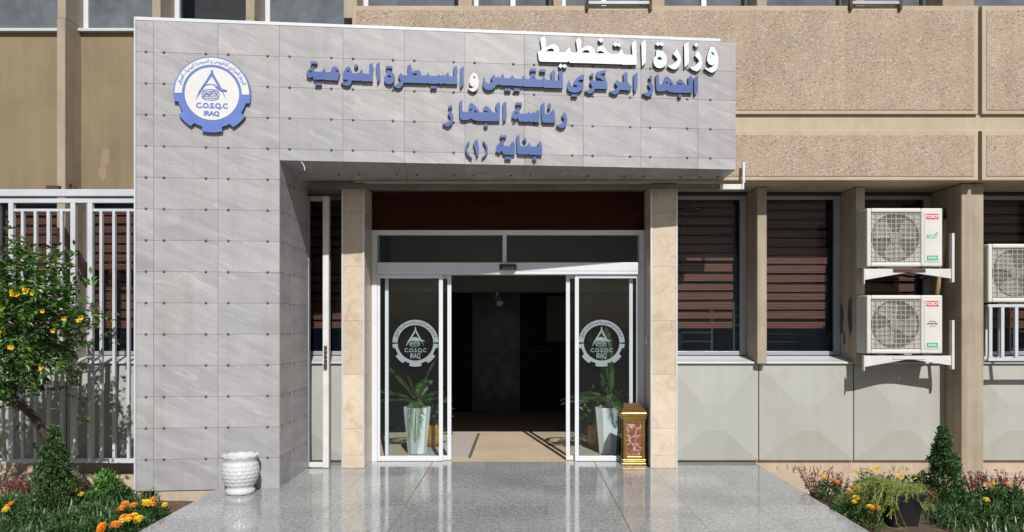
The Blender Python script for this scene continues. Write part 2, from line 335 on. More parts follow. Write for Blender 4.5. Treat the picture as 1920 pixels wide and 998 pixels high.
def leaf_mesh(name, pos, axis, normal, ln, wd, mat, parent=None, mtx=None, fold=.25):
    """many separate leaves (two bent quads each)"""
    n = len(pos); axis = axis/np.linalg.norm(axis, axis=1, keepdims=True)
    side = np.cross(axis, normal); side /= np.maximum(np.linalg.norm(side, axis=1, keepdims=True), 1e-6); nn = np.cross(side, axis)
    ln = np.broadcast_to(ln, (n,))[:, None]; wd = np.broadcast_to(wd, (n,))[:, None]
    v = np.stack([pos, pos+axis*ln*.5+side*wd*.5+nn*wd*fold, pos+axis*ln*.5-nn*wd*.05, pos+axis*ln*.5-side*wd*.5+nn*wd*fold, pos+axis*ln-nn*ln*.12], 1).reshape(-1, 3)
    b = (np.arange(n)*5)[:, None]
    f = np.concatenate([b+np.array([0, 1, 2]), b+np.array([1, 4, 2]), b+np.array([0, 2, 3]), b+np.array([2, 4, 3])], 1).reshape(-1, 3)
    me = bpy.data.meshes.new(name); me.from_pydata(v.tolist(), [], f.tolist()); me.materials.append(mat); me.update()
    return link(name, me, parent, mtx)
def rand_dirs(n, up=0.0):
    d = rng.normal(size=(n, 3)); d[:, 2] += up; return d/np.linalg.norm(d, axis=1, keepdims=True)

# ------------------------------------------------------------------ ground
struct(box('ground', -250, 250, -250, 250, -.6, -.124, M['ground']))
struct(MB().box(-14, -2.90, 7.45, 8.70, -.123, -.118).build('left_path', M['path']))
struct(MB().box(2.64, 14, 7.55, 8.70, -.123, -.118).build('right_path', M['path']))
def bed(name, x0, x1, y0, y1):
    mb = MB(); nx, ny = 60, 44; vs = []; fs = []
    for j in range(ny+1):
        for i in range(nx+1):
            u, v = i/nx, j/ny; e = min(1, 8*min(u, 1-u))*min(1, 8*min(v, 1-v))
            vs.append((x0+(x1-x0)*u, y0+(y1-y0)*v, -.118+.05*e+random.uniform(-.012, .012)*e))
    for j in range(ny):
        for i in range(nx): a = j*(nx+1)+i; fs.append((a, a+1, a+nx+2, a+nx+1))
    return struct(mb.add(vs, fs).build(name, M['soil'], smooth=True))
bed('left_flower_bed', -8, -2.93, 4.2, 7.5); bed('right_flower_bed', 2.67, 8, 4.2, 7.6)

# granite platform in front of the doors: slabs with fine joints over a bed
pf = MB(); xs = [-2.89, -2.27, -1.64, -1.0, -.39, .22, .83, 1.43, 2.03, 2.634]
sub = MB().box(-2.885, 2.629, 2.2, 8.72, -.118, -.004)
y = 8.72; k = 0
while y > 2.3:
    y1 = y; y = y-.42
    for a, b in zip(xs[:-1], xs[1:]):
        g0 = .007 if a in (-1.0, .83) else .0011; g1 = .007 if b in (-1.0, .83) else .0011
        pf.box(a+g0, b-g1, y+.0011, y1-.0011, -.0038, random.uniform(-.0004, .0004))
struct(pf.build('entrance_platform', M['granite']))
struct(sub.build('platform_base', M['grout']))

# ------------------------------------------------------------------ office building
BLD = thing('office_building', (0, 8.7, -.12), 'beige concrete office building with ribbed window bays and exposed aggregate bands', 'building')
def bpart(name, x0, x1, y0, y1, z0, z1, m, bevel=0): return box(name, x0, x1, y0, y1, z0, z1, m, BLD, bevel)
bpart('plinth', 1.70, 12, 8.70, 9.05, -.12, .025, M['plinth'], .006); bpart('plinth', -12, -1.95, 8.70, 9.05, -.12, .025, M['plinth'], .006)
FINS_R = [(2.63, 2.737), (3.729, 3.83), (6.10, 6.20), (7.2, 7.3)]
FINS_L = [(-6.23, -6.135), (-5.17, -5.077), (-4.115, -4.02), (-3.07, -2.97)]
for a, b in FINS_R: bpart('fin', a, b, 8.55, 9.12, 1.12, 3.09, M['fin'], .008)
g_ = np.random.default_rng(3)
for cy, cz, ry, rz in ((8.93, 1.62, .05, .17), (8.70, 1.66, .055, .22), (8.86, 1.40, .03, .08)):
    n_ = 26; pts_ = [(cy+ry*(1+g_.uniform(-.3, .3))*math.cos(2*math.pi*i/n_), cz+rz*(1+g_.uniform(-.28, .28))*math.sin(2*math.pi*i/n_)) for i in range(n_)]
    MB().add([(3.7265, y_, z) for y_, z in pts_]+[(3.7315, y_, z) for y_, z in pts_], [tuple(range(n_))]+[(i, (i+1) % n_, n_+(i+1) % n_, n_+i) for i in range(n_)]).build('soot_stain', M['soot'], BLD)
for a, b in FINS_L: bpart('fin', a, b, 8.55, 9.12, 1.12, 4.97, M['fin'], .008)
bpart('column', 4.778, 5.02, 8.33, 9.12, -.12, 3.09, M['col'], .012); bpart('column', 8.3, 8.55, 8.33, 9.12, -.12, 3.09, M['col'], .012)
bpart('column', -2.30, -1.96, 8.86, 9.12, -.12, 1.1, M['col'])
# pressed pyramid panels below the windows
def pyramid(x0, x1, z0=.03, z1=1.115, y=8.655, h=.055):
    cx = (x0+x1)/2; w_, cz = .115, .515; r = [(cx-w_, .37), (cx+w_, .37), (cx+w_, .66), (cx-w_, .66)]; o = [(x0, z0), (x1, z0), (x1, z1), (x0, z1)]
    e = .012; oi = [(x0+e, z0+e), (x1-e, z0+e), (x1-e, z1-e), (x0+e, z1-e)]
    vs = [(x, y+.09, z) for x, z in o]+[(x, y, z) for x, z in o]+[(x, y-.002, z) for x, z in oi]+[(x, y-h, z) for x, z in r]
    fs = [(0, 1, 2, 3), (15, 14, 13, 12)]
    for k in range(3):
        for i in range(4): j = (i+1) % 4; fs.append((k*4+j, k*4+i, k*4+4+i, k*4+4+j))
    return MB().add(vs, fs).build('facade_panel', M['panel'], BLD)
for a, b in [(1.66, 2.672), (2.684, 3.742), (3.754, 4.777), (5.021, 6.13), (6.142, 7.25), (7.262, 8.29)]: pyramid(a, b)
for a, b in [(-8.25, -7.19), (-7.178, -6.19), (-6.178, -5.13), (-5.118, -4.08), (-4.068, -3.03), (-3.018, -1.97)]: pyramid(a, b)
# ground-floor windows: frame > pane, blind, sill
def window(x0, x1, z0=1.2, z1=3.06, y=8.99, blind=True, fm='dkframe', glass='wglass', sill=True, blindtop=None, right=.07, wood=False):
    f = MB(); t = .045
    f.box(x0, x0+t, y-.03, y+.03, z0, z1); f.box(x1-right, x1, y-.03, y+.03, z0, z1); f.box(x0+t, x1-right, y-.03, y+.03, z1-t, z1); f.box(x0+t, x1-right, y-.03, y+.03, z0, z0+t)
    fo = f.build('window', M[fm], BLD, bevel=.004)
    box('pane', x0+t, x1-right, y-.004, y+.004, z0+t, z1-t, M[glass], fo)
    if blind:
        b = MB(); z = z0+.31; top = z1-.06
        while z < top:
            h = random.uniform(.075, .092); dx = random.uniform(-.012, .012); b.hexa([(x0+.06, y+.055, z), (x1-.13+dx, y+.055, z+random.uniform(-.006, .006)), (x1-.13+dx, y+.075, z), (x0+.06, y+.075, z)]+[(x0+.06, y+.055, z+h), (x1-.13+dx, y+.055, z+h+random.uniform(-.008, .004)), (x1-.13+dx, y+.075, z+h), (x0+.06, y+.075, z+h)])
            z += h+random.uniform(.02, .036)
        b.build('blind', M['blind'], fo)
    if wood: box('blind', x0+.05, x1-.1, y+.04, y+.05, z0+.03, z1-.05, M['wood'], fo)
    if sill:
        s = MB(); s.hexa([(x0, 8.62, 1.118), (x1, 8.62, 1.118), (x1, 9.02, 1.118), (x0, 9.02, 1.118), (x0, 8.62, 1.136), (x1, 8.62, 1.136), (x1, 9.02, 1.198), (x0, 9.02, 1.198)])
        s.build('sill', M['sill'], fo, bevel=.004)
for a, b in [(1.72, 2.628), (2.739, 3.727), (3.832, 4.776), (5.022, 6.098), (6.202, 7.198), (7.302, 8.298)]: window(a, b)
for a, b in [(-7.2, -6.232), (-6.133, -5.172), (-5.075, -4.117), (-4.018, -3.072), (-2.968, -1.96)]: window(a, b)
# upper-left plaster infill and upper windows
for a, b in zip([-9.0]+[f[1] for f in FINS_L], [f[0] for f in FINS_L]+[-1.80]): bpart('infill_wall', a+.002, b-.002, 8.86, 9.1, 3.062, 4.92, M['plaster'])
UF = [(-7.3, -7.2), (-6.23, -6.135), (-5.17, -5.077), (-4.115, -4.02), (-3.07, -2.97), (-1.98, -1.83), (-.70, -.55), (.36, .46), (1.45, 1.60), (2.63, 2.74), (3.73, 3.83), (4.70, 5.05), (6.1, 6.2), (7.2, 7.3)]
for a, b in UF: bpart('upper_fin', a, b, 8.56, 9.14, 4.972, 6.6, M['fin'], .008)
UG = [(UF[i][1]+.003, UF[i+1][0]-.003) for i in range(len(UF)-1)]
for i, (a, b) in enumerate(UG):
    fo = MB(); z0, z1, y = 4.96, 6.55, 8.93
    mid = a+(.11 if i % 2 else .09)
    fo.box(a, a+.055, y-.03, y+.03, z0, z1); fo.box(b-.03, b, y-.03, y+.03, z0, z1); fo.box(a+.055, b-.03, y-.03, y+.03, z0, z0+.035); fo.box(a+.055, b-.03, y-.03, y+.03, z1-.04, z1)
    if i in (6, 7, 8): fo.box((a+b)/2-.03, (a+b)/2+.03, y-.045, y+.03, z0+.035, z1-.04)
    wo = fo.build('upper_window', M['white'], BLD, bevel=.004)
    box('pane', a+.055, b-.03, y-.004, y+.004, z0+.035, z1-.04, M['uglass'] if i not in (3,) else M['wglass'], wo)
    if i == 7: box('blind', a+.06, (a+b)/2, y+.03, y+.04, z0+.05, z1-.05, M['wood'], wo)
pp_ = [(PX(x, 8.857), PZ(y_, 8.857)) for x, y_ in ((193, 277), (206, 281), (204, 292), (205, 303), (198, 313), (200, 331), (193, 340), (186, 330), (184, 322), (189, 310), (188, 296))]
pm_ = MB(); pm_.add([(x, 8.8585, z) for x, z in pp_]+[(x, 8.87, z) for x, z in pp_], [tuple(range(len(pp_)))]+[(i, (i+1) % 11, 11+(i+1) % 11, 11+i) for i in range(11)]); pm_.build('peeled_patch', M['patch'], BLD)
bpart('upper_ledge', -9.0, -1.83, 8.80, 9.1, 4.922, 4.957, M['sill'], .005)
bpart('upper_wall', -12, 12, 8.7, 9.14, 6.602, 8.2, M['plaster']); bpart('roof', -12, 12, 8.4, 20, 8.2, 8.45, M['rim'])
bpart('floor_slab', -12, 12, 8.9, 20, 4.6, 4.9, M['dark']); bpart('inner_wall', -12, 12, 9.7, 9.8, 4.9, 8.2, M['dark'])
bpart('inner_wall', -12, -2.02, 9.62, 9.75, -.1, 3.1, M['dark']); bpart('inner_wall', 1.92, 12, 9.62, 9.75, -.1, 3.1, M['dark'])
bpart('side_wall', -12.2, -12, 8.7, 20, -.12, 8.2, M['plaster']); bpart('side_wall', 12, 12.2, 8.7, 20, -.12, 8.2, M['plaster'])
# precast bands
JX = 4.89
def band(x0, x1, z0, z1, y=8.18):
    mb = MB(); mb.box(x0, x1, y, 8.9, z0, z1); mb.mi = 1; e = .045
    mb.box(x0+e, x1-e, y-.007, y+.01, z0+e*.9, z1-e); return mb.build('spandrel_panel', [M['rim'], M['agg']], BLD, bevel=.006)
band(-1.80, JX-.02, 3.80, 4.955); band(JX+.02, 12, 3.80, 4.955); band(-1.80, JX-.02, 3.095, 3.625); band(JX+.02, 12, 3.095, 3.625)
bpart('band_recess', -1.79, 12, 8.215, 8.88, 3.627, 3.798, M['rim'])
bpart('joint_filler', JX-.0185, JX+.0185, 8.24, 8.88, 3.1, 3.625, M['fin']); bpart('joint_filler', JX-.0185, JX+.0185, 8.24, 8.88, 3.80, 4.95, M['fin'])
bpart('lintel', -3.0, -1.802, 8.2, 8.855, 3.062, 3.4, M['fin'])
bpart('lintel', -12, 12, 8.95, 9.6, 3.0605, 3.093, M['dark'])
# marble pilasters with metal corner beads
def pilaster(x0, x1):
    t = MB(); e = [0]; z = -.0
    hs = [.14, .29, .585, .585, .585, .585, .4]; zz = 0.002
    core = MB().box(x0+.012, x1-.012, 8.342, 9.1, 0, 3.09)
    po = core.build('pilaster', M['backing'], BLD)
    for h in hs:
        z1 = min(3.055, zz+h)
        t.box(x0+.006, x1-.006, 8.33, 8.341, zz+.001, z1-.001); t.box(x0, x0+.011, 8.338, 8.9, zz+.001, z1-.001); t.box(x1-.011, x1, 8.338, 8.9, zz+.001, z1-.001); zz = z1
    t.build('marble_cladding', M['marble'], po)
    for x in (x0, x1-.014): box('corner_trim', x-.002, x+.016, 8.324, 8.3375, .003, 3.05, M['alu'], po)
pilaster(-1.944, -1.70); pilaster(1.406, 1.695)
# entrance doors: frame > header, transoms, leaves, emblems, sensor
YD = 8.75
fr = MB(); fr.box(-1.698, -1.635, YD-.03, YD+.13, 0, 2.63); fr.box(1.343, 1.404, YD-.03, YD+.13, 0, 2.63); fr.box(-1.635, 1.343, YD-.03, YD+.06, 2.575, 2.63); fr.box(-.21, -.165, YD-.025, YD+.05, 2.26, 2.575)
DOOR = fr.build('entrance_door', M['white'], BLD, bevel=.004)
box('header', -1.634, 1.342, YD-.05, YD+.14, 2.125, 2.262, M['white'], DOOR, .006)
box('header_rib', -1.634, 1.342, YD-.054, YD-.0505, 2.165, 2.172, M['alu'], DOOR)
box('transom_pane', -1.634, -.211, YD+.0, YD+.008, 2.263, 2.574, M['glass'], DOOR); box('transom_pane', -.164, 1.342, YD, YD+.008, 2.263, 2.574, M['glass'], DOOR)
sn = MB().prism([(-.245, YD-.052), (-.05, YD-.052), (-.058, YD-.095), (-.08, YD-.11), (-.215, YD-.11), (-.237, YD-.095)], 2.178, 2.238); sn.build('sensor', M['black'], DOOR, bevel=.004)
def leaf(x0, x1, y, sl, sr, bot, name, pane):
    f = MB(); f.box(x0, x0+sl, y-.02, y+.02, .004, 2.124); f.box(x1-sr, x1, y-.02, y+.02, .004, 2.124); f.box(x0+sl, x1-sr, y-.02, y+.02, .004, .004+bot); f.box(x0+sl, x1-sr, y-.02, y+.02, 2.084, 2.124)
    f.build(name, M['white'], DOOR, bevel=.004); box(pane, x0+sl, x1-sr, y-.005, y+.005, .004+bot, 2.084, M['glass'], DOOR)
leaf(-1.634, -.89, YD, .03, .045, .055, 'side_light', 'side_pane'); leaf(.612, 1.342, YD, .045, .03, .055, 'side_light', 'side_pane')
leaf(-1.56, -.80, YD+.07, .04, .045, .05, 'sliding_leaf', 'sliding_pane'); leaf(.515, 1.28, YD+.07, .045, .04, .05, 'sliding_leaf', 'sliding_pane')
sl_ = MB()
for k in range(7): sl_.box(-1.70, 1.405, YD+.005+.001*(k % 2), YD+.06, 2.634+k*.06, 2.634+k*.06+.0592)
sl_.build('wood_slat_panel', M['redwood'], BLD)
box('switch_box', 1.385, 1.4055, 8.50, 8.56, 1.34, 1.42, M['white'], BLD, .004)
# lobby behind the doors
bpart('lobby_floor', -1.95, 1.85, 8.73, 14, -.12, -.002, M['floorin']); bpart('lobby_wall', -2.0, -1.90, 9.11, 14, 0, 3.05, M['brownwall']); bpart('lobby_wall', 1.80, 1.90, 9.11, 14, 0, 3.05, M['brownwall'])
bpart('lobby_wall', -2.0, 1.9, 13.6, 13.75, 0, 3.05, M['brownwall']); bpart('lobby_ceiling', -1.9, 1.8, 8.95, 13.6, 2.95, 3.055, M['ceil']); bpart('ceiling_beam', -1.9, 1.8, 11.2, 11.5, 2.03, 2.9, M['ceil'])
bpart('inner_door', -.86, -.02, 13.54, 13.595, 0, 2.1, M['black']); bpart('dado_rail', .15, 1.79, 13.57, 13.595, 1.05, 1.08, M['dark'])
tag(MB().box(.45, 1.25, 13.56, 13.59, 1.25, 2.05).build('wall_poster', M['ceil']), 'dim grey notice panel on the back wall of the dark lobby', 'poster')
sp = thing('spotlight', (-.35, 11.4, 2.03), 'small white spotlight hanging under the lobby ceiling beam', 'lamp')
MB().tube([(-.35, 11.35, 2.029), (-.35, 11.35, 1.96)], .012).build('bracket', M['white'], sp); MB().tube([(-.36, 11.40, 1.98), (-.31, 11.26, 1.86)], [.04, .05], 14).build('lamp_head', M['film'], sp)
dm = thing('door_mat', (-.9, 9.9, 0), 'grey entrance mat lying on the lobby floor inside the doors', 'mat')
box('mat_field', -1.35, -.62, 8.95, 10.9, 0, .008, M['mat'], dm); box('mat_border', -.618, -.585, 8.95, 10.9, 0, .010, M['matedge'], dm)

# ------------------------------------------------------------------ tiled entrance portal
U = Vector((math.cos(R(5.67)), math.sin(R(5.67)))); PO = Vector((-3.615, 7.21)); PL = 5.82; PT, PB = 4.42, 3.13
PM = Matrix.Translation((PO.x, PO.y, 0)) @ Matrix.Rotation(R(5.67), 4, 'Z')
PORT = tag(link('entrance_portal', None, None, PM), 'grey stone tiled entrance portal with one broad pillar and deep sign fascia', 'portal')
def face(px, py, off=0.0):
    """a photo pixel on the portal's front face -> (u, z)"""
    k = (px-VX)/FOC; bx, by = PO.x+U.y*off, PO.y-U.x*off
    u = (k*by-bx)/(U.x-k*U.y); Y = by+u*U.y; return u, EYE-(py-VY)*Y/FOC
def wy(u, Yw):      # local y at which the world depth is Yw for local x = u
    return (Yw-PO.y-u*U.y)/U.x
CU = 1.3126; EU = [0, .158, .744, CU, 1.909, 2.495, 3.081, 3.667, 4.253, 4.839, 5.425, PL]; rows = [PT-.295*i for i in range(16)]
g = .0013; cl = MB()
def halfball(mb, x, y, z, r, ax=1):
    n, m_ = 8, 3; vs = []; fs = []
    for i in range(m_+1):
        t = math.pi/2*i/m_; rr, d = r*math.cos(t), r*math.sin(t)*.75
        for k in range(n):
            a = 2*math.pi*k/n; vs.append((x+rr*math.cos(a), y-d, z+rr*math.sin(a)) if ax == 1 else (x+d, y+rr*math.cos(a), z+rr*math.sin(a)))
    for i in range(m_): fs += [(i*n+k, i*n+(k+1) % n, (i+1)*n+(k+1) % n, (i+1)*n+k) for k in range(n)]
    mb.add(vs, fs)
for i, (u0, u1) in enumerate(zip(EU[:-1], EU[1:])):
    for z1, z0 in zip(rows[:-1], rows[1:]):
        zz0 = z0
        if u0 >= CU-.001:
            if z1 <= PB+.01: continue
            zz0 = max(z0, PB)
        cl.mi = 0; cl.box(u0+g, u1-g, random.uniform(-.0012, .0012), .012, zz0+g, z1-g)
        if zz0 == z0 and z0 > .1:
            cl.mi = 1
            for bu in ([u0+.095, u1-.11] if u1-u0 > .45 else ([u0+.09] if i == 0 else [u0+.13])):
                if not (u0 >= CU-.001 and z0 < PB+.05): halfball(cl, bu, 0, z0, .0138)
# reveal of the pillar (faces +X in the world), soffit and right end
Dr = Vector((U.y, U.x))                                 # world +Y in local axes
nrm = Vector((U.x, -U.y))                               # outward normal of the reveal
def slab(mb, a, b, n, z0, z1, t=.012):
    p = [a, b, b-n*t, a-n*t]; mb.hexa([(q.x, q.y, z0) for q in p]+[(q.x, q.y, z1) for q in p])
A0 = Vector((CU, .0))
for d0, d1 in ((.012, .375), (.378, .97)):
    for z1, z0 in zip(rows[:-1], rows[1:]):
        if z0 > PB+.0: continue
        cl.mi = 0; a = A0+Dr*d0; b = A0+Dr*d1; slab(cl, a, b, nrm, z0+g, min(z1, PB-.002)-g)
        if z0 > .1:
            cl.mi = 1
            for dd in ((d0+.06, d1-.06) if d1 < .5 else (d0+.08, d1-.09)):
                q = A0+Dr*dd; halfball(cl, q.x, q.y, z0, .012, 0)
def soff(u0, u1, ya0, yb0, ya1, yb1):
    zf = lambda u, y_: PB-.05*max(0, min(1, y_/max(.05, wy(u, 8.25))))
    p = [(u0, ya0), (u1, ya1), (u1, yb1), (u0, yb0)]
    cl.hexa([(x, y_, zf(x, y_)) for x, y_ in p]+[(x, y_, zf(x, y_)+.012) for x, y_ in p])
cl.mi = 0
for u0, u1 in zip(EU[3:-1], EU[4:]):
    a, b = u0+g, u1-g; e0, e1 = wy(a, 8.17), wy(b, 8.17)
    h0 = min(.5, e0*.6); h1 = min(.5, e1*.6) if e0 > .3 else e1*.5
    soff(a, b, .013, h0, .013, h1); soff(a, b, h0+.003, e0, h1+.003, e1)
    cl.mi = 1
    for uu in (a+.1, b-.1):
        vs = []; y_ = h0+(h1-h0)*(uu-a)/(b-a); zz = PB-.03
        cl.tube([(uu, y_, PB-.026), (uu, y_, PB-.044)], [.012, .006], 8)
    cl.mi = 0
slab(cl, Vector((PL, .013)), Vector((PL, .013))+Vector((0, wy(PL, 8.17)-.015)), Vector((1, 0)), PB+.01, PT)
cl.build('tile_cladding', [M['tile'], M['bolt']], PORT, LOCAL)
core = MB()
core.prism([(.012, .0125), (CU-.014, .0125), (CU-.014+U.y*.95, U.x*.95), (.012, wy(.012, 8.1))], .03, PB)
core.prism([(.012, .0125), (PL-.014, .0125), (PL-.014, wy(PL, 8.165)), (.012, wy(.012, 8.165))], PB+.0135, PT-.004)
core.build('core', M['backing'], PORT, LOCAL)
MB().prism([(-.004, -.004), (5.66, -.004), (5.66, .05), (-.004, .05)], PT, PT+.032).build('top_trim', M['white'], PORT, LOCAL, .003)
MB().box(-.018, -.001, -.008, .03, -.115, PT+.03).build('edge_trim', M['fence'], PORT, LOCAL, .003)
MB().box(-.012, 0, .031, .9, -.1, PT).build('side_cladding', M['tile'], PORT, LOCAL)
pb = MB(); pb.box(.0, .045, .02, .3, -.118, -.006); pb.box(.16, CU, .012, .3, -.118, -.012); pb.box(.046, .159, .2, .3, -.118, -.02); pb.build('base_course', M['plinth'], PORT, LOCAL, .004)
box('drip_channel', PX(578, 8.1), 2.10, 8.115, 8.165, 2.995, 3.045, M['channel'], PORT, .004); box('drip_channel_end', 2.102, 2.33, 8.10, 8.165, 2.985, 3.04, M['whitedirty'], PORT, .004)  # split at the shadow's end: strip has shade in its colour, end stays white
box('drip_channel_upstand', 2.335, 2.36, 8.09, 8.125, 3.05, 3.27, M['white'], PORT, .003); box('drip_channel_lip', 2.331, 2.35, 8.09, 8.13, 2.985, 3.049, M['white'], PORT)

lw = MB(); lw.tube([P(565, 304, 7.33), P(569, 309, 7.31), P(571, 314, 7.30), P(571.5, 320, 7.30)], [.004]*4, 5)
tag(lw.build('loose_wire', M['white']), 'short white loose wire hanging from the fascia edge above the gate', 'wire')
